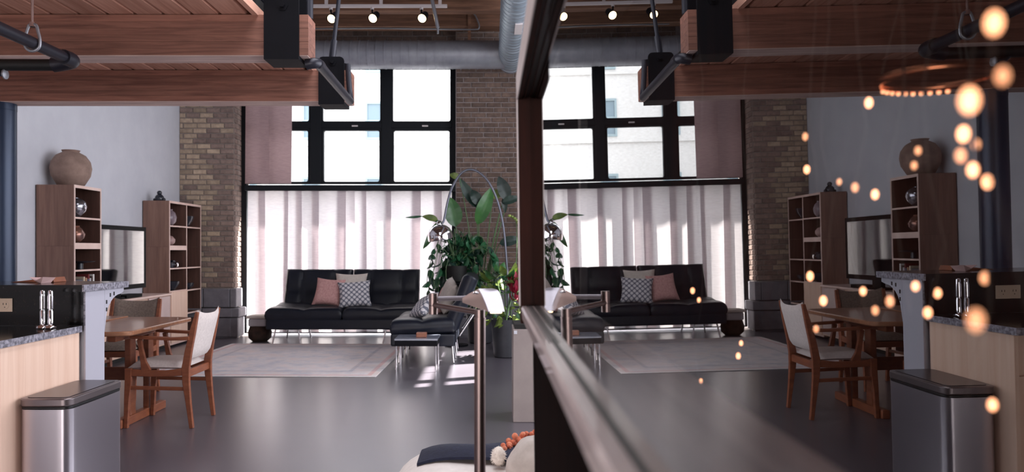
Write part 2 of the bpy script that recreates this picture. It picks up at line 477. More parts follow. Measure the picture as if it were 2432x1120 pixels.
# right wall: tall windows with blinds added to block the sun, clerestory letting it through
rw = MB()
rw.box(XR, YB, 0, XR+.2, 2.0, ZC+.2).box(XR, 8.3, 0, XR+.2, YF+.3, 3.39)
rw.box(XR, 2.0, 0, XR+.2, 8.3, .75).box(XR, 2.0, 4.3, XR+.2, 8.3, ZC+.2)
rw.box(XR, 8.3, 3.39, XR+.04, 8.78, ZC+.2).box(XR, 11.2, 3.39, XR+.04, YF+.3, ZC+.2)
rw.box(XR, 8.78, 4.09, XR+.04, 9.98, ZC+.2).box(XR, 10.42, 4.09, XR+.04, 11.2, ZC+.2)
rw.box(XR, 9.98, 4.09, XR+.04, 10.42, 4.24).box(XR, 9.98, 4.40, XR+.04, 10.42, ZC+.2)
wr = struct(rw.build('wall_right', M_white))
for i in range(3):
    y0 = 2.0 + i*2.1
    w = struct(MB().box(XR+.06, y0, .75, XR+.14, y0+.08, 4.3).box(XR+.06, y0+2.02, .75, XR+.14, y0+2.1, 4.3)
        .box(XR+.06, y0+.08, .75, XR+.14, y0+2.02, .83).box(XR+.06, y0+.08, 4.22, XR+.14, y0+2.02, 4.3)
        .build('window_%d' % (i+3), M_frame))
    MB().box(XR+.07, y0+1.01, .83, XR+.13, y0+1.09, 4.22).build('mullion', M_frame, w)
    for (a, b) in ((y0+.08, y0+1.01), (y0+1.09, y0+2.02)):
        MB().box(XR+.095, a, .83, XR+.103, b, 4.22).build('pane', M_glass, w)
    t = thing('sun_block_blind', ('white roller blind nearest the glass partition', 'middle white roller blind in the side wall', 'white roller blind nearest the window wall')[i] + ', added to keep the sun out', 'blind', (XR-.03, y0+1.05, 4.3), 'added roller blinds in the side wall')
    MB().box(XR-.022, y0+.01, .72, XR-.02, y0+2.09, 4.28).build('cloth', mat('blind cloth', (222,220,224), .9), t)
    MB().tube([(XR-.04, y0+.01, 4.31), (XR-.04, y0+2.09, 4.31)], .03, 12).build('roller', M_trim, t, smooth=50)
cw = struct(MB().box(XR+.005, 10.06, 3.39, XR+.035, 10.2, 4.09).build('window_2', M_frame))
MB().box(XR+.005, 8.98, 3.39, XR+.035, 9.17, 4.09).build('mullion', M_frame, cw)
MB().box(XR+.007, 8.78, 3.78, XR+.033, 11.2, 3.93).build('rail', M_frame, cw)
MB().box(XR+.007, 10.16, 4.24, XR+.033, 10.22, 4.40).build('mullion', M_frame, cw)
for (a, b) in ((8.78, 8.98), (9.17, 10.06), (10.2, 11.2)):
    for (c, d) in ((3.39, 3.78), (3.93, 4.09)):
        MB().box(XR+.016, a, c, XR+.022, b, d).build('pane', M_glass, cw)

# ---- brick walls round the great window
WX0, WX1 = -3.78, -.52
wb = MB()
wb.box(WX1, 11.312, 0, XR+.2, YF+.03, ZC+.2).box(WX0-.0, 11.45, 4.15, WX1, YF+.03, ZC+.2)
wall_back = struct(wb.build('wall_back', M_mortar))
wall_corner = struct(MB().box(XL, 11.212, 0, WX0-.012, YF+.3, ZC+.2).build('wall_corner', M_mortar2))
wall_pier = struct(MB().box(WX1+.012, 11.311, .70, .66, 11.318, 4.66).build('wall_pier', M_mortar))
brick_meshes = {}
def brick_mesh(L, H, D, m):
    k = (round(L, 3), H, D, m.name)
    if k not in brick_meshes:
        c = .006
        b = MB().add([(0,0,0),(L,0,0),(L,0,H),(0,0,H),(c,-D,c),(L-c,-D,c),(L-c,-D,H-c),(c,-D,H-c)],
             [(0,1,5,4),(1,2,6,5),(2,3,7,6),(3,0,4,7),(4,5,6,7)])
        brick_meshes[k] = mesh_of(b, 'brick', m)
    return brick_meshes[k]
def courses(parent, x0, x1, z0, z1, y, pick, pitch=.0745, L=.214, J=.011, D=.014):
    n = int((z1-z0)/pitch)
    for r in range(n):
        z = z0 + r*pitch
        x = x0 - (L+J)*.5*(r % 2) - random.choice((0, 0, .04))
        while x < x1 - .02:
            a, b = max(x, x0), min(x+L, x1)
            if b - a > .035:
                m = pick((a+b)/2, r)
                l = round((b-a)/.02)*.02 if (b-a) < L-.01 else L
                inst(brick_mesh(l, pitch-J, D, m), 'brick', parent, (a, y + random.uniform(-.002, .003), z))
            x += L + J
courses(wall_pier, WX1+.012, .5, .74, 4.62, 11.312, lambda x, r: M_brick)
courses(wall_back, -2.75, WX1, 4.20, 4.62, 11.45, lambda x, r: M_brick, pitch=.0815)
def pick_corner(x, r):
    edge = -4.6 + .47 + (.1 if r % 5 < 2 else 0)*(1 if r % 3 else .3)
    if x < edge: return M_tan if random.random() > .16 else M_brick2
    return M_brick2 if random.random() > .05 else M_tan
courses(wall_corner, XL+.004, WX0-.012, .74, 3.75, 11.212, pick_corner, pitch=.076, L=.19)
for r in range(40):     # bricks turning the corner into the window reveal
    z = .74 + r*.076
    for (a, l) in (((11.214, .2), (11.425, .1)) if r % 2 else ((11.214, .1), (11.325, .2))):
        me = brick_mesh(l, .065, .014, M_brick2)
        o = inst(me, 'brick', wall_corner, (WX0-.014 + random.uniform(-.002, .003), a, z), (0, 0, R(90)))
# limestone plinth courses
def stone(name, parent, x0, y0, z0, x1, y1, z1):
    MB().box(x0, y0, z0, x1, y1, z1).build(name, M_stone, parent, bevel=.012)
plinth = struct(MB().box(XL, 11.12, 0, WX0+.06, 11.205, .02).build('trim_1', M_stone))
xs = (XL+.002, -4.22, -3.83)
for (za, zb, pr) in ((.02, .30, .03), (.31, .44, .055), (.45, .725, .0)):
    for i in range(2):
        stone('stone_block', plinth, xs[i]+.004, 11.12-pr, za, xs[i+1]-.004 + (pr if i else 0), 11.21, zb)
    stone('stone_block', plinth, xs[2]-.0+pr*.2, 11.13-pr, za, WX0+.045+pr, 11.42, zb)
pp = struct(MB().box(WX1-.02, 11.2, 0, 1.2, 11.305, .02).build('trim_2', M_stone))
for (za, zb, pr) in ((.02, .30, .03), (.31, .44, .05), (.45, .725, .0)):
    for i in range(3):
        stone('stone_block', pp, WX1-.02+i*.41+.004, 11.22-pr, za, WX1-.02+(i+1)*.41-.004, 11.31, zb)

# ---- great window: frame, mullions, rails, panes
k = 11.55/F
UX = lambda u: (u-CX)*k
VZ = lambda v: EYE-(v-HY)*k
YA, YZ = 11.50, 11.60
win = struct(MB().box(UX(576), YA, .03, UX(588), YZ, 4.15).build('window_1', M_frame))
MB().box(UX(1073), YA, .03, UX(1087), YZ, 4.15).build('jamb', M_frame, win, bevel=.006)
MB().box(UX(588), YA, 4.08, UX(1073), YZ, 4.15).build('head', M_frame, win, bevel=.006)
ra, rb_ = P(580, 452, 11.31), P(1082, 439, 11.31)
MB().box(ra.x, 11.31, ra.z, rb_.x, YZ, rb_.z).build('rail', M_frame, win, bevel=.008)
MB().box(UX(588), YA, .03, UX(1073), YZ, .12).build('bottom_rail', M_frame, win, bevel=.006)
for (a, b) in ((738, 764), (907, 930)):
    MB().box(UX(a), YA, VZ(437), UX(b), YZ, 4.08).build('mullion', M_frame, win, bevel=.006)
    MB().box(UX(a+6), YA, .12, UX(b-6), YZ, VZ(452)).build('mullion', M_frame, win, bevel=.006)
lights = ((588, 738), (764, 907), (930, 1073))
def sash(a, b, c, d, t):
    """one sash: four members with softly rounded inner corners"""
    x0, x1, z0, z1 = UX(a), UX(b), VZ(d), VZ(c)
    mb = MB(); r = .03; n = 4
    inner = []
    for (cx, cz, a0) in ((x1-t-r, z1-t-r, 0), (x0+t+r, z1-t-r, 90), (x0+t+r, z0+t+r, 180), (x1-t-r, z0+t+r, 270)):
        for i in range(n+1):
            w = R(a0 + 90*i/n); inner.append((cx+r*math.cos(w), cz+r*math.sin(w)))
    outer = []
    for (ox, oz) in ((x1, z1), (x0, z1), (x0, z0), (x1, z0)): outer += [(ox, oz)]*(n+1)
    m = len(inner); vs = []
    for yy in (YA+.015, YZ-.015):
        vs += [(p[0], yy, p[1]) for p in inner] + [(p[0], yy, p[1]) for p in outer]
    fs = []
    for i in range(m):
        j = (i+1) % m
        fs += [(i, j, m+j, m+i), (2*m+i, 3*m+i, 3*m+j, 2*m+j), (i, 2*m+i, 2*m+j, j), (m+i, m+j, 3*m+j, 3*m+i)]
    mb.add(vs, fs)
    o = mb.build('sash', M_frame, win, weld=True)
    MB().box(x0+t*.5, 11.545, z0+t*.5, x1-t*.5, 11.553, z1-t*.5).build('pane', M_glass, o)
for (a, b) in lights:
    MB().box(UX(a), YA-.004, VZ(305), UX(b), YZ, VZ(292)).build('rail', M_frame, win, bevel=.006)
    sash(a, b, 150, 292, .022)
    sash(a, b, 305, 437, .035)
    MB().box(UX((a+b)/2+2), YA-.03, VZ(302), UX((a+b)/2+16), YA-.004, VZ(299)).build('latch', M_trim, win, bevel=.002)
    MB().box(UX(a), 11.545, .12, UX(b), 11.553, VZ(452)).build('pane', M_glass, win)
# unseen canopy over the great window, sized to shade all but the lower curtains
struct(MB().box(-4.8, 11.66, 4.25, 2.6, 12.46, 4.33).build('trim_3', M_frame))

# ---- loft deck over the kitchen: planks on two glulam beams
deck = struct(MB().box(XL, YB, 2.80, -1.44, 6.42, 2.86).build('ceiling_loft', M_dark))
me = mesh_of(MB().add([(-.074,YB,.0),(.074,YB,.0),(.0825,YB,.012),(.0825,YB,.048),(-.0825,YB,.048),(-.0825,YB,.012),
        (-.074,6.4,.0),(.074,6.4,.0),(.0825,6.4,.012),(.0825,6.4,.048),(-.0825,6.4,.048),(-.0825,6.4,.012)],
        [(0,1,2,3,4,5),(11,10,9,8,7,6)]+[(i,(i+1)%6,6+(i+1)%6,6+i) for i in range(6)]), 'plank', M_plank)
for i in range(19):
    x = -2.544 + .087 + (i-12)*.1738
    if XL < x-.08 and x < -1.45: inst(me, 'plank', deck, (x, 0, 2.752 + random.uniform(0, .003)))
MB().box(-1.47, YB, 2.745, -1.435, 6.42, 2.80).build('edge_board', M_plank, deck)

def beam(y0, y1, x1, label, nlam=6):
    t = thing('glulam_beam', label, 'beam', (XL, y0, 2.5), 'glulam beams carrying the loft deck')
    h = .25/nlam
    for i in range(nlam):
        o = .0016 if i % 2 else 0.0
        MB().box(XL+.003, y0+o, 2.5+i*h, x1, y1-o, 2.5+(i+1)*h-.0008).build('lamination', M_wood_beam, t)
    MB().box(XL+.003, y0+.004, 2.496, x1-.004, y1-.004, 2.4999).build('bounce_lit_underside', mat('fir with painted bounce light', (222,196,188), .8, col2=(186,158,150), scale=2, stretch=(.7,10,10)), t)  # pale board paints in light bounced up from the floor
    return t
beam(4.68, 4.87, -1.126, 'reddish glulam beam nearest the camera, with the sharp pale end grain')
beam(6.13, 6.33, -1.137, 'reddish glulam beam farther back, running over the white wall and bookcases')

def saddle(u0, u1, yb, yf, ztop, label, bolt_z):
    x0 = (u0-CX)*yb/F; x1 = (u1-CX)*yb/F
    t = thing('beam_bracket', label, 'bracket', (x0, yb, 2.48), 'steel brackets on the beam ends')
    r = .035; z0 = 2.470
    for (ya, yc) in ((yb-.016, yb-.002), (yf+.002, yf+.016)):
        pts = [(x0, z0), (x1, z0), (x1, ztop-r)] + [(x1-r+r*math.cos(R(a)), ztop-r+r*math.sin(R(a))) for a in (30, 60, 90)] + \
              [(x0+r+r*math.cos(R(a)), ztop-r+r*math.sin(R(a))) for a in (90, 120, 150, 180)]
        MB().prism([(p[0], ya, p[1]) for p in pts], (0, yc-ya, 0)).build('side_plate', M_black, t)
    MB().box(x0, yb-.002, z0, x1, yf+.002, z0+.024).build('base_plate', M_black, t)
    cx = (x0+x1)/2 + .01
    b = MB().lathe((cx, yb-.017, bolt_z), [(0,-.022),(.016,-.022),(.016,-.004),(.034,-.004),(.034,0)], 6, 'y').build('bolt', M_black, t)
    return t
saddle(628, 711, 4.68, 4.87, 2.92, 'large square black steel bracket on the end of the nearest beam', 2.80)
saddle(757, 818, 6.13, 6.33, 2.855, 'smaller black steel bracket with rounded top corners on the farther beam end', 2.81)
# tie rods that carry the beam ends
def rod(a, b, r, label):
    t = thing('tie_rod', label, 'rod', a, 'steel tie rods above the beam ends')
    a = Vector(a); b = Vector(b); d = (b-a)
    MB().tube([a, b], r, 10).build('rod', M_pipe, t, smooth=40)
    MB().tube([a - d.normalized()*.04, a + d.normalized()*.14], r*1.6, 10).build('clevis', M_pipe, t, smooth=40)
rod(P(789, 136, 6.23), P(822, -150, 6.23), .017, 'slanted blue grey tie rod rising from the rounded bracket')
rod(P(733, 30, 4.9), P(733, -160, 4.9), .018, 'upright blue grey tie rod at the edge of the large bracket')
# brace pipe running under the beam ends
t = thing('brace_pipe', 'thick dark grey brace pipe slanting between the two beam brackets', 'pipe', (-1.09, 4.8, 2.45))
MB().tube([P(757, 152, 4.80), P(832, 240, 6.02)], .030, 14).build('pipe', M_pipe, t, smooth=50)
MB().tube(smoothpath([P(728,153,4.78), P(746,150,4.78), P(757,152,4.83), P(763,159,4.92)], 4), .034, 14).build('elbow', M_pipe, t, smooth=50)
MB().tube(smoothpath([P(829,236,5.98), P(834,240,6.05), P(832,228,6.08), P(829,200,6.08), P(826,152,6.08)], 6), .022, 12).build('upright', M_pipe, t, smooth=50)
# small pipe past the near bracket, top
t = thing('handrail_pipe', 'short dark pipe elbow tucked behind the large bracket', 'pipe', P(700, 20, 4.95))
MB().tube(smoothpath([P(600,-12,4.95), P(640,8,4.95), P(690,20,4.95), P(722,24,4.95)], 5), .022, 12).build('pipe', M_pipe, t, smooth=50)
MB().tube([P(714,24,4.95), P(728,24,4.95)], .034, 12).build('coupling', M_pipe, t, smooth=50)
# sprinkler main with hanger
t = thing('sprinkler_pipe', 'black sprinkler pipe with an elbow in front of the nearest beam', 'pipe', (-2.42, 4.3, 2.38))
zp, xp = 2.395, -2.43
MB().tube([(xp, -1.5, zp), (xp, 4.36, zp)], .032, 14).build('main_pipe', M_pipe, t, smooth=50)
MB().tube(smoothpath([(xp,4.31,zp),(xp,4.40,zp),(xp-.06,4.42,zp-.01),(xp-.12,4.42,zp-.02)],5), .043, 14).build('elbow', M_pipe, t, smooth=50)
MB().tube([(xp-.08,4.42,zp-.02), (XL+.01,4.42,zp-.02)], .034, 14).build('branch_pipe', M_dark, t, smooth=50)
MB().tube([(xp,4.362,zp),(xp,4.368,zp)], .038, 14).build('collar', M_copper, t, smooth=50)
t = thing('pipe_hanger', 'thin steel hanger rod with a clevis loop round the sprinkler pipe', 'hanger', (xp, 4.02, 2.75))
hy = 4.02
MB().tube([(xp,hy,2.79),(xp,hy,zp+.10)], .007, 8).build('rod', M_chrome, t, smooth=50)
MB().tube([(xp,hy,zp+.085),(xp,hy,zp+.11)], .014, 6).build('nut', M_chrome, t)
MB().tube(smoothpath([(xp-.018,hy,zp+.095),(xp-.030,hy,zp+.06),(xp-.040,hy,zp+.015),(xp-.034,hy,zp-.026),(xp,hy,zp-.044),(xp+.034,hy,zp-.026),(xp+.040,hy,zp+.015),(xp+.030,hy,zp+.06),(xp+.018,hy,zp+.095),(xp-.018,hy,zp+.095)],4), .008, 8).build('clevis_loop', M_conduit, t, smooth=60)
t = thing('fire_sprinkler', 'small metal sprinkler head poking in under the black branch pipe', 'sprinkler', P(0, 175, 4.42))
MB().tube([P(-30,160,4.42), P(-12,174,4.42), P(6,175,4.42)], .016, 10).build('body', M_pipe, t, smooth=50)
MB().lathe(P(14,176,4.42), [(.012,-.03),(.012,-.01),(.03,-.008),(.03,.0),(.01,.005)], 12, 'x').build('deflector', M_conduit, t, smooth=50)

# ---- blue grey column under the farther beam
t = thing('steel_column', 'round blue grey steel column standing behind the granite bar', 'column', (-4.022, 6.23, 0))
MB().lathe((-4.022, 6.23, 0), [(.112,.02),(.112,2.44)], 28).build('shaft', M_column, t, smooth=40)
MB().box(-4.18, 6.08, 0, -3.87, 6.38, .02).build('base_plate', M_column, t, bevel=.004)
MB().lathe((-4.022, 6.23, 0), [(.112,2.44),(.114,2.441),(.114,2.497),(.0,2.497)], 28).build('cap_plate', M_column, t, smooth=40)

# ---- upper ceiling timbers by the window wall
def joist(y0, y1, z0, z1, label):
    o = MB().box(-3.6, y0, z0, 1.6, y1, z1).build('ceiling_joist', M_joist, None, bevel=.006)
    tag(o, label, 'joist')
joist(9.50, 9.66, 4.50, ZC+.0, 'tan timber joist directly above the spotlight track')
joist(9.90, 10.07, 4.42, ZC+.0, 'tan timber joist just behind the spotlight track')
joist(11.05, 11.30, 4.55, ZC+.0, 'dark brown timber wall beam above the horizontal duct and conduit')

# ---- ducts
t = thing('ventilation_duct', 'galvanised duct over the great window turning into a bluish spiral duct overhead', 'duct', (-1.8, 10.7, 3.95))
k2 = 10.7/F
zc = EYE + (HY-130)*k2; rr = 33*k2
MB().tube([(-4.5, 10.7, zc), (.20, 10.7, zc)], rr, 40).build('wall_pipe', M_galv, t, smooth=30)
for i in range(26):
    x = -2.55 + i*.118
    if x < .05: MB().tube([(x, 10.7, zc), (x+.014, 10.7, zc)], rr+.005, 40).build('seam', M_galv, t, smooth=30)
cx, zc2, r2 = .29, 4.02, .175
MB().tube([(cx, 10.93, zc2), (cx, 2.5, zc2)], r2, 40).build('spiral_pipe', M_spiral, t, smooth=30)
hel = []
for i in range(40*24):
    a = 2*math.pi*i/24
    hel.append((cx+(r2+.001)*math.cos(a), 10.8-i/24*.125, zc2+(r2+.001)*math.sin(a)))
MB().tube(hel, .005, 4).build('spiral_seam', M_spiral, t, smooth=60)
MB().tube([(cx, 10.88, zc2), (cx, 10.96, zc2)], r2+.008, 40).build('end_collar', M_galv, t, smooth=30)
o = MB().box(cx-.012, 8.55, zc2-r2-.011, cx+.075, 8.95, zc2-r2+.01).build('access_hatch', M_trim, t, bevel=.003)
# conduits
def conduit(pts, r, label):
    o = MB().tube(pts, r, 8).build('conduit', M_conduit, None, smooth=50); tag(o, label, 'conduit'); return o
conduit(smoothpath([P(748,68,11.0), P(900,67,11.0), P(1040,69,11.0), P(1126,70,11.0), P(1137,66,11.0), P(1137,56,11.0), P(1126,33,11.0), P(1108,26,11.0), P(1104,20,11.0)], 5), .011, 'thin grey conduit along the brick and bending up to a junction box')
conduit([P(1020,-30,9.2), P(1028,8,9.2), P(1040,66,9.2)], .022, 'slanted silver drop pipe beside the right ceiling spotlight')
o = MB().tube([P(1040,66,9.2), P(1040,80,9.2)], .012, 8).build('sprinkler_drop', M_conduit, None, smooth=50); tag(o, 'tiny sprinkler nozzle below the slanted silver drop pipe', 'sprinkler')
o = MB().box(*P(1094,22,10.98), *(P(1114,14,11.04))).build('junction_box', M_conduit, None, bevel=.004); tag(o, 'small grey junction box beside the spiral duct', 'box')
conduit([P(1104,14,10.0), P(1100,-40,10.0)], .014, 'short vertical conduit rising from the junction box')
o = MB().box(P(1113,0,11.44).x, 11.02, 4.05, P(1120,0,11.44).x, 11.04, 4.9).build('hanger_strap', M_joist, None); tag(o, 'flat brown hanger strap holding up the horizontal duct', 'strap')

# ---- spotlight track
t = thing('light_track', 'white ceiling track carrying three glowing spotlights', 'track light', P(900, 15, 9.55))
a, b = P(742, 18, 9.55), P(1062, 11, 9.55)
MB().box(a.x, 9.53, a.z, b.x, 9.57, b.z).build('rail', M_trim, t, bevel=.003)
for u in (775, 905, 1045):
    p = P(u, 11, 9.55); MB().box(p.x-.02, 9.54, p.z, p.x+.02, 9.56, 4.5).build('mount', M_trim, t)
for i, (u, y, nm) in enumerate(((788, 44, 'spotlight on the track nearest the slanted tie rod'), (886, 43, 'middle spotlight of the three on the white track'), (1003, 43, 'spotlight on the track beside the slanted silver drop pipe'))):
    p = P(u, y, 9.45); q = P(u-2, 17, 9.55)
    s = thing('spotlight', 'small black ' + nm, 'spotlight', p, 'glowing ceiling spotlights')
    d = Vector((-.18, -.8, -.55)).normalized()
    def sp(prof, name, m):
        mb = MB().lathe((0,0,0), prof, 18)
        mb.xform(Matrix.Translation(p) @ d.to_track_quat('Z', 'Y').to_matrix().to_4x4())
        return mb.build(name, m, s, smooth=45)
    sp([(.03,-.15),(.045,-.14),(.05,-.02),(.062,.012),(.062,.018),(.052,.018),(.05,.0),(.0,-.005)], 'housing', M_black)
    sp([(.0,.008),(.05,.008),(.05,.012),(.03,.02),(.0,.022)], 'bulb', M_bulb)
    MB().tube([q, q - Vector((0,0,.06)), p + Vector((0,.1,.03))], .011, 8).build('stem', M_black, s, smooth=50)
    MB().lathe(q, [(.0,-.03),(.022,-.03),(.022,.0),(.0,.0)], 12).build('track_adapter', M_trim, s)

# ---- outside: street and the pale building opposite
struct(MB().box(-30, 12.2, -.3, 30, 60, -.15).build('ground_street', M_asphalt))
bld = thing('opposite_building', 'pale sunlit building across the street seen through the great window', 'building', (-4, 22, -.15))
MB().box(-26, 22, -.15, 24, 30, 7.6).build('wall', M_ext, bld)
for xw in (-8.9, -7.05, -5.2, -3.37, .9, 2.75):
    for zb in (.2, 2.3, 4.48, 6.43):
        h = 1.1 if zb < 6 else .9
        f = MB().box(xw-.26, 21.95, zb, xw-.20, 22.02, zb+h).box(xw+.20, 21.95, zb, xw+.26, 22.02, zb+h).box(xw-.2, 21.95, zb, xw+.2, 22.02, zb+.07).box(xw-.2, 21.95, zb+h-.07, xw+.2, 22.02, zb+h).box(xw-.2, 21.96, zb+h*.5-.025, xw+.2, 22.01, zb+h*.5+.025).build('window', M_extframe, bld)
        MB().box(xw-.2, 21.985, zb+.07, xw+.2, 21.995, zb+h-.07).build('pane', M_extwin, f)
for zb in (2.12, 4.3, 6.28):
    MB().box(-26, 21.93, zb, 24, 22.0, zb+.07).build('string_course', M_ext, bld)

# ================================================================== GLASS PARTITION (right beside the camera)
gp = thing('glass_partition', 'dark wooden partition with sliding glass panes mirroring the whole room', 'partition', (.065, 0, EYE))
ZS, ZH, YP = EYE-.096, EYE+.256, 1.29
GX = .0648
MB().box(.0498, YP, ZS-.03, .152, YP+.032, ZH+.02).build('post', M_mahog, gp, bevel=.0015)
MB().box(.0482, YP+.001, ZS-.0, .0497, YP+.033, ZH+.02).build('post_edge_strip', M_trim, gp)
# sill: sloped left lip, top, two gasket tracks
Y0 = -1.6
MB().add([(.0525,Y0,ZS),(.0505,Y0,ZS-.004),(.0525,Y0,ZS-.022),(.150,Y0,ZS-.022),(.150,Y0,ZS),(.0525,YP,ZS),(.0505,YP,ZS-.004),(.0525,YP,ZS-.022),(.150,YP,ZS-.022),(.150,YP,ZS)],
    [(0,1,2,3,4),(9,8,7,6,5)]+[(i,(i+1)%5,5+(i+1)%5,5+i) for i in range(5)]).build('sill', M_mahog_y, gp)
MB().box(.0628, Y0, ZS, .0644, YP, ZS+.0016).build('gasket', M_rubber, gp)
MB().box(.0596, .78, ZS, .0606, YP, ZS+.0012).build('track_rail', M_rubber, gp)
MB().box(.0664, .78, ZS, .0676, YP, ZS+.0016).build('gasket', M_rubber, gp)
# header with channels
MB().box(.0500, Y0, ZH, .058, YP+.03, ZH+.045).build('header', M_mahog, gp, bevel=.001)
MB().box(.058, Y0, ZH+.004, .152, YP+.03, ZH+.045).build('header_channel', M_rubber, gp)
MB().box(.0482, Y0, ZH-.001, .0499, YP+.03, ZH+.045).build('header_edge_strip', M_trim, gp)
MB().box(.0605, Y0, ZH, .0622, YP, ZH+.01).build('track_fin', M_mahog, gp)
MB().box(.070, .8, ZH, .0716, YP, ZH+.01).build('track_fin', M_mahog, gp)
# panes: the coated face is the one towards the room
def pane(x, y0, y1):
    mb = MB().box(x, y0, ZS+.0005, x+.005, y1, ZH+.008)
    o = mb.build('pane', [M_mirror, M_passthru], gp)
    for p in o.data.polygons:
        p.material_index = 0 if p.normal.x < -.9 else 1
pane(GX, Y0, .80)
pane(GX+.0045+.001, .74, YP)
# panelled lower wall under the sill
MB().box(.072, Y0, .0, .150, YP-.04, ZS-.023).build('wall_panel', M_ebony, gp)
MB().box(.0715, YP-.038, .0, .150, YP+.03, ZS-.023).build('end_board', M_ebony, gp, bevel=.002)
MB().box(.095, Y0, ZH+.046, .150, YP+.03, 2.6).build('upper_panel', M_ebony, gp)
gp.rotation_euler = (0, R(-.75), 0)

# small dark room behind the glass
struct(MB().box(.17, YP+.04, 0, 2.6, YP+.14, 2.6).build('wall_alcove', M_mahog))
struct(MB().box(2.6, YB, 0, 2.7, YP+.14, 2.6).build('wall_alcove_side', M_mahog))
struct(MB().box(.17, YB, 2.6, 2.7, YP+.14, 2.7).build('ceiling_alcove', M_ceil))
def strand(u, Y, ztop, ys, label):
    x = (u-CX)*Y/F
    t = thing('fairy_light_strand', label, 'string light', (x, Y, ztop), 'fairy light strands behind the glass')
    bot = EYE-(max(ys)+25-HY)*Y/F
    pts = []
    n = 24
    for i in range(n+1):
        z = ztop + (bot-ztop)*i/n
        pts.append((x + .006*math.sin(i*1.7+u), Y + .006*math.cos(i*2.3+u), z))
    MB().tube(pts, .0009, 5).build('cable', M_cable, t)
    for y in ys:
        z = EYE-(y-HY)*Y/F
        MB().ball((x + random.uniform(-.012,.012), Y + random.uniform(-.01,.01), z), random.uniform(.0020,.0034), 10, 6, (1,1,1.5)).build('bulb', M_fairy if random.random() < .55 else M_fairy2, t, smooth=60)
strand(1662, 1.05, 2.59, (690, 711, 905), 'fairy light strand nearest the wooden post, few dim bulbs')
strand(1770, .98, 2.59, (815, 846), 'fairy light strand over the mirrored rug')
strand(1932, .80, 2.59, (325, 404, 655, 780), 'fairy light strand over the mirrored brick pillar')
strand(1962, .76, 2.59, (432, 712), 'fairy light strand beside the mirrored brick pillar, shorter')
strand(2040, .66, 2.59, (245, 447, 463, 690, 735), 'fairy light strand over the mirrored television')
strand(2135, .58, 2.59, (360, 393, 717), 'fairy light strand beside the mirrored clay vase')
strand(2212, .54, 2.59, (680, 697, 742), 'fairy light strand over the mirrored bookcase side')
strand(2326, .42, 2.59, (315, 340, 368, 404, 432, 660, 960), 'fairy light strand over the mirrored steel column')
strand(2392, .26, 2.59, (70, 180, 232, 760), 'closest fairy light strand at the picture edge with biggest blurred bulbs')
t = thing('copper_hoop', 'round copper hoop wound with tiny lights hanging behind the glass', 'pendant lamp', (.50, .85, 1.5))
hc = Vector((.50, .85, 1.492))
MB().tube([hc + Vector((.058*math.cos(2*math.pi*i/36), .058*math.sin(2*math.pi*i/36), 0)) for i in range(37)], .005, 8).build('hoop', M_copper, t, smooth=60)
for i in range(3):
    a = 2*math.pi*i/3 + .4
    MB().tube([hc + Vector((.058*math.cos(a), .058*math.sin(a), 0)), hc + Vector((0, 0, .25))], .0012, 5).build('cord', M_cable, t)
MB().tube([hc + Vector((0, 0, .25)), Vector((.50, .85, 2.6))], .0015, 5).build('cord', M_cable, t)
for i in range(10):
    a = R(48 + 9*i)
    MB().ball(hc + Vector((.058*math.cos(a), .058*math.sin(a), -.006)), .0028, 8, 6).build('bulb', M_fairy2, t, smooth=60)

# ================================================================== CURTAINS
def curtain(name, x0, x1, z0, z1, y, m, label, seed, flat=.36, fold=.12, amp=.014):
    rnd = random.Random(seed)
    plan = [(x0, y)]
    x = x0
    while x < x1 - .05:
        fl = flat*rnd.uniform(.55, 1.25)
        n = 6; b = amp*rnd.uniform(.5, 1.2)
        xe = min(x+fl, x1)
        for i in range(1, n+1):
            t = i/n; plan.append((x+(xe-x)*t, y - b*math.sin(math.pi*t)))
        x = xe
        if x < x1-.06:      # a pleat folded back over itself: three layers of cloth
            w = fold*rnd.uniform(.5, 1.5)
            plan += [(x-w*.5, y+.005), (x-w, y+.008), (x-w*.96, y+.014), (x-w*.4, y+.013), (x+.004, y+.009)]
    nz = 14
    ph = rnd.uniform(0, 6)
    vs = []
    for j in range(nz+1):
        t = j/nz; z = z1 + (z0-z1)*t
        for i, (px, py) in enumerate(plan):
            vs.append((px + .02*t*math.sin(i*.35+ph), py + (.5+t)*.004*math.sin(i*.9+ph+t*1.5), z))
    w = len(plan)
    fs = [(j*w+i, j*w+i+1, (j+1)*w+i+1, (j+1)*w+i) for j in range(nz) for i in range(w-1)]
    o = MB().add(vs, fs).build(name, m, None, smooth=50)
    tag(o, label, 'curtain'); return o
kc = 11.38/F
CXU = lambda u: (u-CX)*kc
CZV = lambda v: EYE-(v-HY)*kc
curtain('sheer_curtain', CXU(588), CXU(842), .06, CZV(449), 11.395, M_curtain, 'white sheer pleated curtain behind the left half of the black sofa', 3)
curtain('sheer_curtain', CXU(828), CXU(1072), .06, CZV(449), 11.435, M_curtain, 'white sheer pleated curtain between the sofa middle and the arc lamp', 8)
curtain('side_curtain', CXU(582), CXU(693), CZV(437)+.01, 4.05, 11.42, M_curtain2, 'pinkish gathered curtain beside the upper window panes', 5, flat=.34, fold=.10, amp=.04)
t = thing('curtain_rod', 'thin dark rod under the black window rail holding the sheer curtains', 'curtain rod', (UX(588), 11.4, VZ(449)))
MB().tube([(CXU(587), 11.41, CZV(448)), (CXU(1073), 11.41, CZV(448))], .009, 8).build('rod', M_frame, t)

# ================================================================== RUG, SOFAS
rg = MB().box(-1.22, -1.33, 0.0, 1.22, 1.33, .009).build('rug', rug_mat(1.22, 1.33), None, bevel=.003)
rg.location = (-2.36, 9.06, .001); rg.rotation_euler = (0, 0, R(-1.2))
tag(rg, 'faded oriental rug with a pinkish border lying before the black sofa', 'rug')

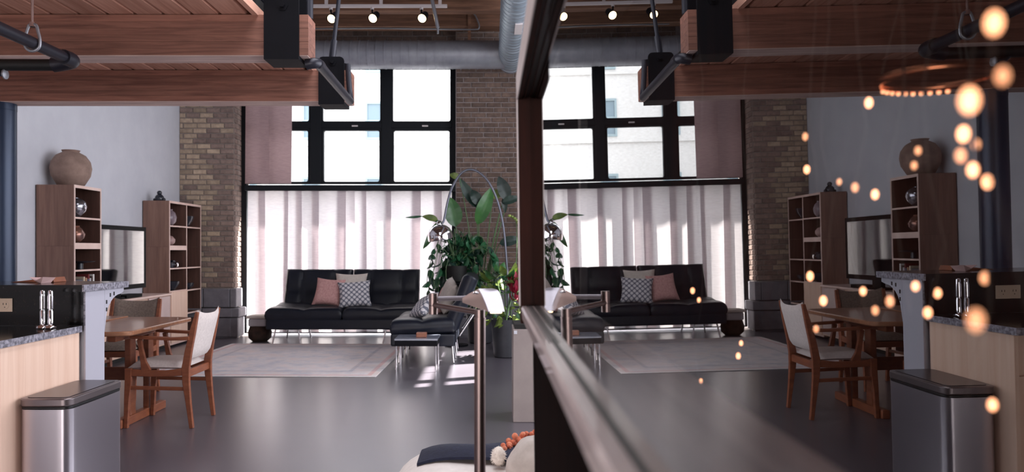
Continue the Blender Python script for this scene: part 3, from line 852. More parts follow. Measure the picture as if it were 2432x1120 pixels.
def pad(w, d, h, nx, ny, name, m, parent, T, bulge=.02, groove=.012):
    """upholstered pad with stitched channels, axes x (w), y (d), thickness z; T places it"""
    NU, NV = 12*nx, 10*ny
    def prof(s):    # rounded edge
        e = 1-abs(s)
        return 1.0 if e > .12 else math.sqrt(max(0, 1-((.12-e)/.12)**2))
    mb = MB()
    for side in (1, -1):
        def fn(u, v):
            s, t = 2*u-1, 2*v-1
            s2 = math.copysign(1-(1-abs(s))**1.6, s); t2 = math.copysign(1-(1-abs(t))**1.6, t)
            e = min(prof(s2), prof(t2))
            z = h/2*e
            if side > 0:
                cu, cv = (u*nx) % 1.0, (v*ny) % 1.0
                seam = 0
                du = min(cu, 1-cu)*w/nx; dv = min(cv, 1-cv)*d/ny
                if 1e-6 < u < 1-1e-6 and .02 < u < .98 and nx > 1: seam = max(seam, math.exp(-(du/.018)**2))
                if .02 < v < .98 and ny > 1: seam = max(seam, math.exp(-(dv/.018)**2))
                z += bulge*(math.sin(math.pi*cu)*math.sin(math.pi*cv))**.5*e - groove*seam*e
            return Vector((s2*w/2, t2*d/2, side*z))
        mb.grid(fn, NU, NV)
    mb.xform(T)
    return mb.build(name, m, parent, smooth=60, weld=True)

def make_sofa(w, wb, ncush, label, cat_group):
    t = thing('futon_sofa', label, 'sofa', (0,0,0), cat_group)
    cw = w/ncush; bw = wb/ncush
    for i in range(ncush):
        cx = -w/2 + cw*(i+.5); bx = -wb/2 + bw*(i+.5)
        pad(cw-.004, .74, .17, 2, 2, 'seat', M_leather, t, Matrix.Translation((cx, -.11, .415)) @ Matrix.Rotation(R(3), 4, 'X'))
        pad(bw-.006, .66, .16, 3, 2, 'backrest', M_leather, t, Matrix.Translation((bx, .33, .69)) @ Matrix.Rotation(R(68), 4, 'X'))
    MB().box(-w/2+.015, -.47, .205, w/2-.015, .26, .345).build('base', M_leather, t, bevel=.02)
    for sx in (-1, 1):     # trapezoid chrome legs
        x = sx*(w/2-.30)
        pts = [(x-.17, -.38, .204), (x-.20*1.05, -.39, .008), (x+.17, -.39, .008), (x+.14, -.38, .204)]
        MB().tube(pts[:2], .011, 8).build('front_leg', M_chrome, t, smooth=50)
        MB().tube(pts[2:], .011, 8).build('front_leg', M_chrome, t, smooth=50)
        MB().tube([pts[0], pts[3]], .010, 8).build('leg_brace', M_chrome, t, smooth=50)
        pts = [(x-.15, .22, .204), (x-.18, .24, .008), (x+.17, .24, .008), (x+.14, .22, .204)]
        MB().tube(pts[:2], .011, 8).build('rear_leg', M_chrome, t, smooth=50)
        MB().tube(pts[2:], .011, 8).build('rear_leg', M_chrome, t, smooth=50)
        MB().tube([(sx*(w/2-.25), .30, .30), (sx*(w/2-.25), .50, .60)], .012, 8).build('recline_strut', M_chrome, t, smooth=50)
    return t
sofa = make_sofa(2.12, 1.98, 2, 'black leather tufted futon sofa in front of the sheer curtains', 'black leather futon sofas')
sofa.location = (-2.03, 10.82, 0)
sofa2 = make_sofa(1.36, 1.30, 1, 'black leather futon chair seen from its end, in front of the plants', 'black leather futon sofas')
sofa2.location = (-.66, 9.22, 0); sofa2.rotation_euler = (0, 0, R(-90))

def pillow(name, w, h, th, m, label, loc, rot, group=None, cat='cushion'):
    N = 14
    mb = MB()
    for side in (1, -1):
        def fn(u, v):
            s, t = 2*u-1, 2*v-1
            z = th/2*((1-s**4)*(1-t**4))**.55
            k1 = 1-.10*(1-t*t)*abs(s)**3; k2 = 1-.10*(1-s*s)*abs(t)**3
            return Vector((s*w/2*k1, side*z, t*h/2*k2))
        mb.grid(fn, N, N)
    o = mb.build(name, m, None, smooth=70, weld=True)
    o.location = loc; o.rotation_euler = rot
    return tag(o, label, cat, group)
G = 'scatter cushions on the black sofas'
pillow('cushion', .46, .44, .15, M_cream, 'cream cushion standing behind the dotted and pink cushions', P(834, 682, 10.92), (R(-24), 0, R(4)), G)
pillow('cushion', .42, .42, .15, M_pink, 'dusty pink woven cushion on the long black sofa', P(781, 693, 10.76), (R(-26), R(4), R(-6)), G)
pillow('cushion', .46, .40, .15, M_pattern, 'grey and white dotted cushion on the long black sofa', P(842, 698, 10.66), (R(-26), R(-4), R(8)), G)
pillow('cushion', .46, .40, .15, M_pillow_grey, 'cream linen cushion leaning on the futon chair backrest', (-.52, 9.25, .74), (R(-22), R(12), R(-80)), G)
pillow('cushion', .42, .38, .14, M_pink, 'pink cushion half hidden behind the cream one on the futon chair', (-.58, 9.52, .70), (R(-22), R(10), R(-96)), G)
pillow('cushion', .44, .36, .13, M_pattern, 'grey patterned cushion lying on the futon chair seat', (-.80, 9.00, .62), (R(-42), R(-14), R(-60)), G)

# small black side table with chrome legs and the wooden box on it
t = thing('side_table', 'low black side table on thin chrome legs at the end of the futon chair', 'side table', (-.79, 8.22, 0))
tx0, tx1, ty0, ty1 = -1.02, -.56, 8.02, 8.44
MB().box(tx0, ty0, .335, tx1, ty1, .355).build('tabletop', mat('grey glass top', (120,124,138), .12, spec=.8), t, bevel=.004)
MB().box(tx0+.005, ty0+.005, .275, tx1-.005, ty1-.005, .334).build('apron', M_black, t, bevel=.004)
for x in (tx0+.02, tx1-.02):
    for y in (ty0+.02, ty1-.02):
        MB().tube([(x, y, .001), (x, y, .276)], .010, 8).build('leg', M_chrome, t, smooth=50)
o = MB().box(-.80, 8.14, .3555, -.69, 8.24, .405).build('wooden_box', M_teak, None, bevel=.006)
tag(o, 'small wooden box on the low black side table', 'box')
# stump stool by the curtain
t = thing('stump_stool', 'dark rough stump stool with a pale top beside the long sofa', 'stool', (-3.27, 10.75, 0))
MB().lathe((-3.27,10.75,0), [(.10,.0),(.155,.05),(.165,.13),(.14,.21),(.13,.22)], 14, ang=.3).build('stump', M_wicker, t, smooth=50)
MB().box(-3.40, 10.62, .22, -3.15, 10.88, .33).build('pale_block', M_paleblk, t, bevel=.02)
MB().box(-3.43, 10.60, .331, -3.12, 10.90, .37).build('cushion_pad', M_cream, t, bevel=.018)

# ================================================================== ARC LAMP
M_arc = mat('smoky steel tube', (104,106,118), .35, metal=.7)
t = thing('arc_lamp', 'tall arc floor lamp with a chrome dome shade before the plants', 'floor lamp', (.215, 9.9, 0))
arc = [P(1207,815,9.9), P(1206,690,9.9), P(1203,620,9.9), P(1197,550,9.9), P(1188,500,9.9), P(1174,458,9.9), P(1155,425,9.9), P(1132,406,9.9), P(1110,403,9.9), P(1091,416,9.9), P(1073,447,9.9), P(1063,480,9.9), P(1055,520,9.88), P(1050,530,9.86)]
MB().tube(smoothpath(arc, 5), .015, 12).build('arc_arm', M_arc, t, smooth=60)
MB().box(.06, 9.72, 0.001, .37, 10.08, .10).build('marble_base', M_marble, t, bevel=.012)
dc = P(1046, 562, 9.85)
dm = MB().lathe((0,0,0), [(.163,-.035),(.166,.0),(.158,.05),(.135,.098),(.098,.134),(.05,.157),(.0,.165),(.0,.158),(.05,.15),(.094,.128),(.13,.094),(.152,.048),(.159,.0),(.156,-.035),(.163,-.035)], 32)
dm.xform(Matrix.Translation(dc) @ Matrix.Rotation(R(-10), 4, 'Y') @ Matrix.Rotation(R(6), 4, 'X'))
dm.build('dome_shade', M_chrome, t, smooth=60)
MB().lathe(dc + Vector((-.02,0,.16)), [(.0,.05),(.018,.045),(.03,.02),(.035,0)], 14).build('shade_cap', M_chrome, t, smooth=50)
MB().ball(dc + Vector((0,0,.05)), .04, 12, 8).build('bulb', M_trim, t, smooth=60)

# ================================================================== PLANTS
def leaf_mb(base, tip, width, face, sag=.0, fold=.25, nu=8, wpos=.42):
    base = Vector(base); tip = Vector(tip); d = tip-base; L = d.length
    side = d.cross(Vector(face)).normalized(); nrm = side.cross(d).normalized()
    if nrm.dot(Vector(face)) < 0: nrm = -nrm
    def fn(u, v):
        t = v
        w = width/2*(math.sin(math.pi*min(1, t**(math.log(.5)/math.log(wpos)))))**.75
        c = base + d*t + nrm*(sag*L*math.sin(math.pi*t))
        s = 2*u-1
        return c + side*(w*s) + nrm*(fold*w*abs(s) + .06*w*math.sin(t*22)*abs(s))
    return MB().grid(fn, 6, nu)
def big_leaf(t, bu, bv, tu, tv, wpx, Y, m, sag=.05, fold=.25, Y2=None, face=(.1,-1,.15)):
    k = Y/F
    return leaf_mb(P(bu,bv,Y), P(tu,tv,Y2 or Y), wpx*k, face, sag, fold, 12).build('leaf', m, t, smooth=60)
YP2 = 10.55
bop = thing('bird_of_paradise', 'tall bird of paradise plant with large paddle leaves against the brick pier', 'plant', (-.14, YP2, 0))
MB().lathe((-.14,YP2,0), [(.14,.001),(.17,.02),(.20,.40),(.19,.40),(.185,.37),(.0,.37)], 24).build('pot', M_pot, bop, smooth=40)
spec = [(1133,533,1170,442,34,M_leaf,.12),(1136,494,1090,422,26,M_leafdark,-.05),(1138,486,1120,450,26,M_leafdark,.1),
        (1206,476,1184,418,32,M_leafdark,.05),(1193,480,1236,468,20,M_leafdark,.05),(1082,538,1069,468,42,M_leaf,.05),
        (1050,527,1000,513,7,M_leafmid,-.12),(1042,526,1004,592,18,M_leaf,-.22),(1040,521,1003,513,16,M_lime,.06),
        (1186,578,1240,566,24,M_leafdark,.1),(1092,422,1067,414,16,M_lime,.1),(1170,470,1190,450,22,M_lime,.05),(1196,468,1200,506,14,M_leafdark,.1),
        (1003,513,962,516,6,M_leafmid,-.1)]
for i, (bu, bv, tu, tv, w, m, sg) in enumerate(spec):
    big_leaf(bop, bu, bv, tu, tv, w, YP2-.10-.02*(i % 5), m, sag=sg)
root = Vector((-.14, YP2, .36))
for i, (bu, bv) in enumerate(((1133,533),(1137,490),(1206,476),(1193,480),(1082,538),(1045,524),(1186,578),(1170,470),(1092,422),(1196,468))):
    b = P(bu, bv, YP2-.12)
    mid = root.lerp(b, .5) + Vector((.0, .0, .12)); r0 = root + Vector((random.uniform(-.07,.07), random.uniform(-.05,.05), 0))
    MB().tube(smoothpath([r0, mid, b], 6), [.013-.0006*j for j in range(13)], 8).build('stem', M_stem, bop, smooth=60)

lf = leaf_mb((0,0,0), (0,0,1), .50, (0,-1,0), .10, .3, 6)
vine = thing('trailing_vine', 'bushy trailing vine with glossy dark leaves behind the chrome dome lamp', 'plant', (-.46, 10.25, 0))
MB().tube([(-.46,10.25,.02),(-.46,10.25,.86)], .03, 10).lathe((-.46,10.25,0), [(.16,.001),(.16,.02),(.0,.03)], 20).lathe((-.46,10.25,.84), [(.0,.0),(.17,.0),(.17,.02),(.0,.02)], 20).build('plant_stand', M_black, vine, smooth=40)
MB().lathe((-.46,10.25,.861), [(.10,.0),(.12,.01),(.15,.22),(.14,.22),(.13,.19),(.0,.19)], 20).build('pot', M_dark, vine, smooth=40)
lm = [mesh_of(lf, 'leaf', m, 60) for m in (M_leafmid, M_leafdark, M_leafmid)]
rv = random.Random(11)
runs = []
for i in range(26):
    a = rv.uniform(0, 2*math.pi)
    rad = rv.uniform(.16, .40)
    ex = -.46 + rad*math.cos(a)*1.05 + (.14 if i % 2 == 0 else -.02); ey = 10.25 + rad*.6*math.sin(a)
    ez = rv.uniform(.50, .95)
    runs.append(smoothpath([(-.46, 10.25, 1.07), (-.46+(ex+.46)*.5, 10.25+(ey-10.25)*.5, rv.uniform(1.22, 1.62)), (ex, ey, 1.0 + rv.uniform(0,.3)), (ex+rv.uniform(-.05,.05), ey, ez)], 5))
# long strand hanging in front of the curtain
runs.append(smoothpath([(-.46,10.25,1.07), (-.60,10.15,1.50), (-.68,10.1,1.62), (-.71,10.1,1.2), (-.80,10.08,.88), (-.84,10.08,.66)], 5))
runs.append(smoothpath([(-.46,10.25,1.07), (-.56,10.1,1.42), (-.66,10.05,1.40), (-.76,10.05,1.0), (-.72,10.03,.76)], 5))
runs.append(smoothpath([(-.46,10.25,1.07), (-.66,10.2,1.32), (-.82,10.2,1.10), (-.86,10.2,.80)], 5))
for r_ in runs:
    MB().tube(r_, .004, 5).build('vine_stem', M_stem, vine, smooth=60)
nleaf = 0
for r_ in runs:
    for j in range(2, len(r_)):
        for q in range(2 if rv.random() < .45 else 1):
            if nleaf > 296: break
            p = Vector(r_[j]) + Vector((rv.uniform(-.03,.03), rv.uniform(-.03,.03), rv.uniform(-.03,.03)))
            s = rv.uniform(.12, .21)
            inst(lm[rv.randrange(3)], 'leaf', vine, p, (R(rv.uniform(100, 215)), R(rv.uniform(-30,30)), R(rv.uniform(-110,110))), (s, s, s)); nleaf += 1

lime = thing('lime_foliage_planter', 'grey planter of lime green leaves with crimson blooms behind the plinth', 'plant', (.19, 9.2, 0))
MB().lathe((.19,9.2,0), [(.13,.001),(.15,.01),(.185,.46),(.17,.46),(.165,.43),(.0,.43)], 28).build('pot', M_pot, lime, smooth=40)
lml = [mesh_of(lf, 'leaf', M_lime, 60), mesh_of(lf, 'leaf', M_lime, 60), mesh_of(lf, 'leaf', M_leaf, 60)]
rl = random.Random(4)
for i in range(110):
    a = rl.uniform(0, 2*math.pi); h = rl.random()
    rad = .05 + .24*math.sin(math.pi*min(1, h*.75+.22))*rl.uniform(.5, 1)
    p = (.19 + rad*math.cos(a) - .05*h, 9.2 + rad*.8*math.sin(a), .43 + h*.60)
    s = rl.uniform(.14, .24)
    tilt = rl.uniform(50, 100) if h > .35 else rl.uniform(95, 150)
    inst(lml[rl.randrange(3)], 'leaf', lime, p, (R(tilt), R(rl.uniform(-25,25)), a + R(90) + rl.uniform(-.5,.5)), (s, s, s))
for i in range(7):
    a = i*.9; MB().tube(smoothpath([(.19,9.2,.42), (.19+.06*math.cos(a), 9.2+.06*math.sin(a), .7), (.19+.13*math.cos(a), 9.2+.13*math.sin(a), .92)], 4), .006, 6).build('stem', M_stem, lime, smooth=60)
for j, (u, y) in enumerate(((1222, 672), (1236, 680), (1228, 700))):
    c = P(u, y, 9.05)
    for i in range(14):
        a = rl.uniform(0, 6.28)
        q = leaf_mb((0,0,0), (0,0,1), .35, (0,-1,0), .1, .3, 5) if i == 0 and j == 0 else None
        if q: petal = mesh_of(q, 'petal', M_red, 60)
        inst(petal, 'petal', lime, c + Vector((.025*math.cos(a), .025*math.sin(a), rl.uniform(-.09,.06))), (R(rl.uniform(5,40)), 0, a+R(90)), (.14,.14,.14))
# pale flower spikes
MB().tube(smoothpath([(.24,9.25,.43), P(1226,620,9.2), P(1227,540,9.2), P(1222,515,9.2)], 5), .005, 6).build('flower_stalk', M_stem, lime, smooth=60)
for (u, y) in ((1210,512),(1216,514),(1222,518),(1227,522),(1230,528)):
    MB().ball(P(u,y,9.2), .022, 8, 6, (1,1,.8)).build('bud', M_lime, lime, smooth=60)

t = thing('tall_plinth', 'tall greige plinth standing just left of the wooden partition post', 'plinth', (.36, 5.85, 0))
MB().box(.170, 5.70, .001, .56, 6.08, .70).build('body', M_plinth, t, bevel=.004)
MB().box(.182, 5.712, .70, .548, 6.068, .735).build('dark_top', M_dark, t)
MB().box(.176, 5.697, .665, .20, 5.70, .69).build('sticker', M_white, t)

# ================================================================== BOOKCASES, TELEVISION, CONSOLE
def bookcase(y0, y1, x0, x1, z0, z1, label, cols, name='bookcase'):
    """open front faces +x; cols = list of (ya, yb, [(shelf z, thickness)])"""
    t = thing(name, label, 'bookcase', (x0, y0, z0), 'walnut bookcases on the white wall')
    th = .018
    zm = 1.335
    for (za, zb) in ((z0, zm-.001), (zm+.001, z1)):
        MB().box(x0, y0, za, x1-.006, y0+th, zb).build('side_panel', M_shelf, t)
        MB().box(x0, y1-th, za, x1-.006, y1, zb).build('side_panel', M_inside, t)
    MB().box(x1-.006, y0, z0, x1, y0+th, z1).build('edge_strip', M_edge, t)
    MB().box(x1-.006, y1-th, z0, x1, y1, z1).build('edge_strip', M_edge, t)
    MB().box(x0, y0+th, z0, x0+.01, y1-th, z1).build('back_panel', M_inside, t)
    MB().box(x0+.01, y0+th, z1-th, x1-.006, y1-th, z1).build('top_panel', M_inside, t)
    MB().box(x1-.006, y0+th, z1-.03, x1, y1-th, z1).build('edge_strip', M_edge, t)
    for i, (ya, yb, sh) in enumerate(cols):
        if i: 
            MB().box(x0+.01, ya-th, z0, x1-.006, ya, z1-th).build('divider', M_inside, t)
            MB().box(x1-.006, ya-th, z0, x1, ya, z1-.03).build('edge_strip', M_edge, t)
        for (z, h) in sh:
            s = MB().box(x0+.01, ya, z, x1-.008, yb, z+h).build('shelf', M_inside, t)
            MB().box(x1-.008, ya, z, x1, yb, z+h).build('shelf_edge', M_edge, s)
    return t
B1 = dict(y0=7.65, y1=8.18, x0=-4.585, x1=-4.20)
bookcase(7.65, 8.18, -4.585, -4.20, .03, 1.955, 'walnut bookcase carrying the big clay vase', [(7.668, 8.162, [(1.612,.018),(1.305,.062),(1.075,.018),(.80,.018),(.40,.03),(.03,.06)])])
bookcase(10.0, 11.09, -4.585, -4.235, .03, 1.945, 'wider two column walnut bookcase in the brick corner',
    [(10.018, 10.56, [(1.602,.018),(1.292,.06),(1.035,.018),(.72,.03),(.40,.02),(.03,.06)]), (10.578, 11.072, [(1.60,.018),(1.035,.018),(.72,.018),(.40,.02),(.03,.06)])])
for i in range(1):
    d = MB().box(-4.233, 10.02, .06, -4.218, 10.555, .735)
    dd = d.build('cabinet_door', M_maple, None, bevel=.002)
    par = [o for o in COL.objects if o.name.startswith('bookcase') and o.get('label', '').startswith('wider')][0]
    dd.parent = par
    for v in dd.data.vertices: v.co -= par.location
t = thing('media_console', 'low pale wooden media console under the television', 'console', (-4.4, 9.1, 0))
MB().box(-4.585, 8.20, .06, -4.235, 9.985, .70).build('carcass', M_maple, t)
MB().box(-4.59, 8.19, .70, -4.20, 9.99, .725).build('top_board', M_edge, t, bevel=.003)
MB().box(-4.233, 9.36, .08, -4.216, 9.98, .69).build('door', mat('pale pink veneer', (206,182,178), .4, col2=(196,170,166), scale=3), t, bevel=.002)
MB().box(-4.233, 8.22, .08, -4.216, 8.76, .69).build('door', M_maple, t, bevel=.002)
MB().box(-4.233, 8.78, .08, -4.216, 9.34, .56).build('drawer', M_maple, t, bevel=.002)
MB().box(-4.234, 8.80, .60, -4.222, 9.32, .67).build('open_slot', M_dark, t)
MB().box(-4.57, 8.22, .0, -4.28, 9.97, .06).build('plinth', M_dark, t)
o = MB().box(-4.42, 8.85, .726, -4.25, 9.25, .765).build('media_player', M_tvbody, None, bevel=.004); tag(o, 'flat black media player on the console under the television', 'player')
t = thing('television', 'flat black television whose screen mirrors the curtains', 'television', (-4.32, 8.75, .725))
TY0, TY1, TZ0, TZ1 = 8.21, 9.42, .83, 1.575
MB().box(-4.34, TY0, TZ0, -4.285, TY1, TZ1).build('housing', M_tvbody, t, bevel=.006)
MB().box(-4.2855, TY0+.05, TZ0+.055, -4.2835, TY1-.05, TZ1-.05).build('screen', M_tvscreen, t)
MB().box(-4.2865, TY0, TZ1-.05, -4.2815, TY1, TZ1).box(-4.2865, TY0, TZ0, -4.2815, TY1, TZ0+.055).box(-4.2865, TY0, TZ0+.055, -4.2815, TY0+.05, TZ1-.05).box(-4.2865, TY1-.05, TZ0+.055, -4.2815, TY1, TZ1-.05).build('bezel', M_tvbody, t)
MB().box(-4.34, 8.60, .75, -4.29, 8.80, .84).build('neck', M_tvbody, t, bevel=.004)
MB().box(-4.40, 8.48, .726, -4.26, 8.84, .75).build('stand_foot', M_tvbody, t, bevel=.004)

# ---- pottery and small things
def pot(c, prof, m, name, label, cat, group=None, n=28):
    o = MB().lathe(c, prof, n).build(name, m, None, smooth=55); return tag(o, label, cat, group)
pot((-4.385, 7.92, 1.956), [(.0,.0),(.10,.0),(.13,.015),(.185,.11),(.198,.19),(.185,.26),(.14,.325),(.085,.355),(.078,.362),(.09,.378),(.082,.38),(.066,.36),(.0,.34)], M_vase, 'clay_vase', 'big round unglazed clay vase on top of the bookcase', 'vase')
G2 = 'pottery on the bookcase shelves'
pot((-4.27, 7.80, 1.631), [(.0,.0),(.035,.0),(.045,.01),(.095,.06),(.108,.11),(.095,.16),(.05,.19),(.03,.195),(.03,.2),(.0,.19)], M_silver, 'round_vase', 'shiny silver round vase in the top cubby under the clay vase', 'vase', G2)
pot((-4.27, 7.79, 1.368), [(.0,.0),(.04,.0),(.085,.05),(.095,.09),(.07,.14),(.04,.165),(.045,.175),(.03,.17),(.0,.16)], M_bronze, 'copper_vase', 'copper glazed round vase one shelf below the silver vase', 'vase', G2)
pot((-4.29, 7.92, 1.094), [(.0,.05),(.03,.0),(.03,.06),(.14,.075),(.15,.085),(.0,.075)], M_ink, 'flat_bowl', 'flat dark footed bowl in the cubby above the books', 'bowl', G2)
by = 7.71
t0 = 0
for (cn, cc) in (('cream', (206,190,170)), ('tan', (170,132,104)), ('slate blue', (84,92,116)), ('dark red', (120,44,44)), ('light grey', (176,174,178)), ('dark brown', (62,44,38)), ('white', (222,218,214))):
    w = random.uniform(.024, .036); h = random.uniform(.17, .225)
    bk = thing('book', cn + ' book standing in the lower cubby of the bookcase with the clay vase', 'book', (-4.36, 7.9+t0, .82), 'books in the lower cubby')
    y = 7.90 + t0; t0 += w + .001
    x1 = -4.222 - random.uniform(0, .02)
    MB().box(-4.36, y, .8185, x1, y+w, .8185+h).build('cover', mat(cn + ' cover', cc, .7), bk, bevel=.002)
o = MB().box(-4.56, 7.68, .8185, -4.24, 7.885, .99).build('storage_box', mat('slate box', (84,80,88), .6), None, bevel=.006); tag(o, 'slate grey storage box beside the books in the lower cubby', 'box')
# second bookcase
G3 = 'pottery in the corner bookcase'
pot((-4.30, 10.13, 1.621), [(.0,.0),(.05,.0),(.09,.05),(.10,.11),(.08,.17),(.045,.20),(.05,.215),(.0,.2)], mat('mauve glaze', (128,112,120), .3), 'mauve_vase', 'mauve vase in the top cubby of the corner bookcase', 'vase', G3)
pot((-4.30, 10.16, 1.353), [(.0,.0),(.03,.0),(.065,.04),(.07,.08),(.04,.12),(.02,.13),(.0,.128)], mat('blush glaze', (176,144,140), .35), 'blush_vase', 'small blush pink vase under the mauve vase', 'vase', G3)
t = thing('camera_collectible', 'small black vintage camera on the corner bookcase shelf', 'camera', (-4.30, 10.26, 1.054))
MB().box(-4.33, 10.14, 1.0545, -4.27, 10.38, 1.13).build('body', M_ink, t, bevel=.008)
MB().box(-4.325, 10.21, 1.13, -4.275, 10.29, 1.155).build('viewfinder', M_ink, t, bevel=.006)
MB().lathe((-4.27, 10.25, 1.092), [(.0,.0),(.032,.0),(.032,.035),(.024,.04),(.0,.036)], 16, 'x').build('lens', M_chrome, t, smooth=40)
pot((-4.31, 10.20, .751), [(.0,.0),(.05,.0),(.06,.01),(.11,.08),(.12,.12),(.11,.12),(.09,.06),(.0,.02)], M_ink, 'dark_bowl', 'dark glazed bowl above the lower door of the corner bookcase', 'bowl', G3)
pot((-4.31, 10.72, 1.619), [(.0,.0),(.035,.0),(.04,.01),(.09,.08),(.11,.15),(.10,.15),(.08,.08),(.0,.02)], M_ink, 'tall_bowl', 'dark tapering bowl in the outer top cubby of the corner bookcase', 'bowl', G3)
pot((-4.31, 10.72, .739), [(.0,.0),(.05,.0),(.10,.05),(.11,.09),(.10,.09),(.0,.03)], M_ink, 'low_bowl', 'low dark bowl in the outer bottom cubby of the corner bookcase', 'bowl', G3)
t = thing('tall_figurine', 'tall slim dark carved figurine in the outer cubby of the corner bookcase', 'figurine', (-4.30, 10.66, 1.054))
MB().box(-4.335, 10.625, 1.0535, -4.265, 10.695, 1.075).build('base', M_ink, t, bevel=.003)
MB().lathe((-4.30,10.66,1.075), [(.025,.0),(.03,.06),(.022,.14),(.034,.2),(.036,.27),(.014,.31),(.026,.34),(.026,.38),(.0,.41)], 14).build('figure', M_ink, t, smooth=60)
t = thing('figurine', 'small black seated figurine on top of the corner bookcase', 'figurine', (-4.42, 10.1, 1.946))
MB().lathe((-4.42,10.12,1.9455), [(.0,.0),(.05,.0),(.06,.02),(.055,.06),(.035,.085),(.0,.09)], 16).build('body', M_ink, t, smooth=60)
MB().ball((-4.42,10.12,2.055), .032, 12, 8).build('head', M_ink, t, smooth=60)
MB().ball((-4.485,10.12,1.965), .02, 10, 6).ball((-4.355,10.11,1.965), .022, 10, 6).build('knees', M_ink, t, smooth=60)

# ================================================================== KITCHEN BAR
XE = -2.08
t = thing('kitchen_cabinet', 'pale maple kitchen cabinet end panel beside the steel trash can', 'cabinet', (XE, 3.5, 0))
MB().box(-4.5, 3.26, .10, XE-.02, 3.83, .88).build('carcass', M_maple, t)
MB().box(XE-.02, 3.215, .0, XE, 3.835, .882).build('end_panel', M_maple, t, bevel=.002)
for i in range(4):
    x1 = XE-.024-i*.6
    d = MB().box(x1-.592, 3.238, .11, x1, 3.258, .70).build('door', M_maple, t, bevel=.002)
    MB().tube([(x1-.05,3.238,.55),(x1-.05,3.21,.55),(x1-.05,3.21,.66),(x1-.05,3.238,.66)], .005, 8).build('handle', M_steel, d, smooth=50)
    d = MB().box(x1-.592, 3.238, .71, x1, 3.258, .875).build('drawer', M_maple, t, bevel=.002)
    MB().tube([(x1-.35,3.238,.80),(x1-.35,3.21,.80),(x1-.24,3.21,.80),(x1-.24,3.238,.80)], .005, 8).build('handle', M_steel, d, smooth=50)
MB().box(-4.5, 3.30, .0, XE-.03, 3.8, .10).build('toe_kick', M_dark, t)
t = thing('granite_worktop', 'black granite kitchen worktop with a grey speckled edge on the maple cabinet', 'worktop', (XE, 3.5, .89))
MB().box(-4.55, 3.19, .883, XE+.004, 3.838, .9135).build('slab', M_granite, t)
MB().box(XE+.004, 3.19, .8825, XE+.012, 3.838, .9138).build('honed_edge', M_granite_e, t)
MB().box(-4.55, 3.182, .8825, XE+.012, 3.19, .9138).build('honed_edge', M_granite_e, t)
t = thing('granite_backsplash', 'black granite upstand behind the chrome mills', 'backsplash', (-3, 3.845, .91))
MB().box(-4.55, 3.84, .914, -2.062, 3.858, 1.088).build('slab', M_granite, t)
MB().box(-2.062, 3.84, .914, -2.054, 3.858, 1.088).build('honed_edge', M_granite_e, t)
# raised bar wall with metal end panel and corbel
t = thing('bar_wall', 'pale grey end panel and corbel holding up the raised granite bar', 'bar wall', (-2.06, 3.93, 0))
MB().box(-4.55, 3.86, .0, -2.062, 4.02, 1.088).build('core', M_white, t)
MB().box(-2.0615, 3.842, .0, -2.052, 4.03, 1.088).build('end_panel', M_grey_panel, t, bevel=.002)
cb = [(4.03, 1.088), (4.24, 1.088), (4.24, 1.065)]
for i in range(9):
    a = R(90 + 90*i/8)
    cb.append((4.20 + .125*math.cos(a) - .03*(i/8), .93 + .125*math.sin(a)*1.0))
cb += [(4.03, .86)]
MB().prism([(-2.074, y, z) for y, z in cb], (.022, 0, 0)).build('corbel', M_grey_panel, t)
for (y, z) in ((4.05, 1.02), (4.05, .98), (4.09, 1.055), (4.13, 1.06)):
    MB().box(-2.0525, y-.006, z-.010, -2.0505, y+.006, z+.010).build('bolt_slot', M_dark, t)
t = thing('granite_bar', 'raised black granite bar slab with its end painted pale as window-lit', 'bar top', (-2.04, 4.0, 1.1))
MB().box(-4.55, 3.80, 1.0885, -2.048, 4.27, 1.122).build('slab', M_granite, t)
MB().box(-2.048, 3.80, 1.0882, -2.038, 4.27, 1.1222).build('lit_end', M_granite_e, t)  # window light on this end painted in as paler granite
t = thing('wall_outlet', 'ivory double power outlet plate on the granite upstand', 'outlet', (-2.48, 3.838, 1.0))
MB().box(-2.545, 3.832, .985, -2.420, 3.8395, 1.053).build('plate', M_outlet, t, bevel=.002)
for x in (-2.512, -2.455):
    f = MB().lathe((x, 3.832, 1.019), [(.0,-.0022),(.020,-.0022),(.021,.001),(.0,.001)], 20, 'y').build('socket', M_outlet, t, smooth=30)
    MB().box(x-.009, 3.8292, 1.020, x-.006, 3.8300, 1.030).box(x+.006, 3.8292, 1.020, x+.009, 3.8300, 1.030).box(x-.002, 3.8292, 1.006, x+.002, 3.8300, 1.011).build('slots', M_dark, f)
for i, (u, lab) in enumerate(((101, 'chrome pepper mill nearer the outlet on the granite worktop'), (120, 'chrome salt mill farther from the outlet on the granite worktop'))):
    x = (u-CX)*3.70/F
    m = thing('chrome_mill', lab, 'mill', (x, 3.70, .914), 'chrome mills on the worktop')
    c = (x, 3.70, .9138)
    MB().lathe(c, [(.0,.0),(.028,.0),(.030,.006),(.026,.014),(.013,.022),(.0,.022)], 20).build('foot', M_chrome, m, smooth=40)
    MB().lathe(c, [(.0,.022),(.0125,.022),(.0125,.085),(.0105,.088),(.0105,.094),(.0135,.097),(.0135,.160),(.0,.160)], 20).build('barrel', M_chrome, m, smooth=40)
    MB().lathe(c, [(.0,.160),(.0115,.160),(.0115,.180),(.008,.187),(.0,.188)], 20).build('cap', M_chrome, m, smooth=40)
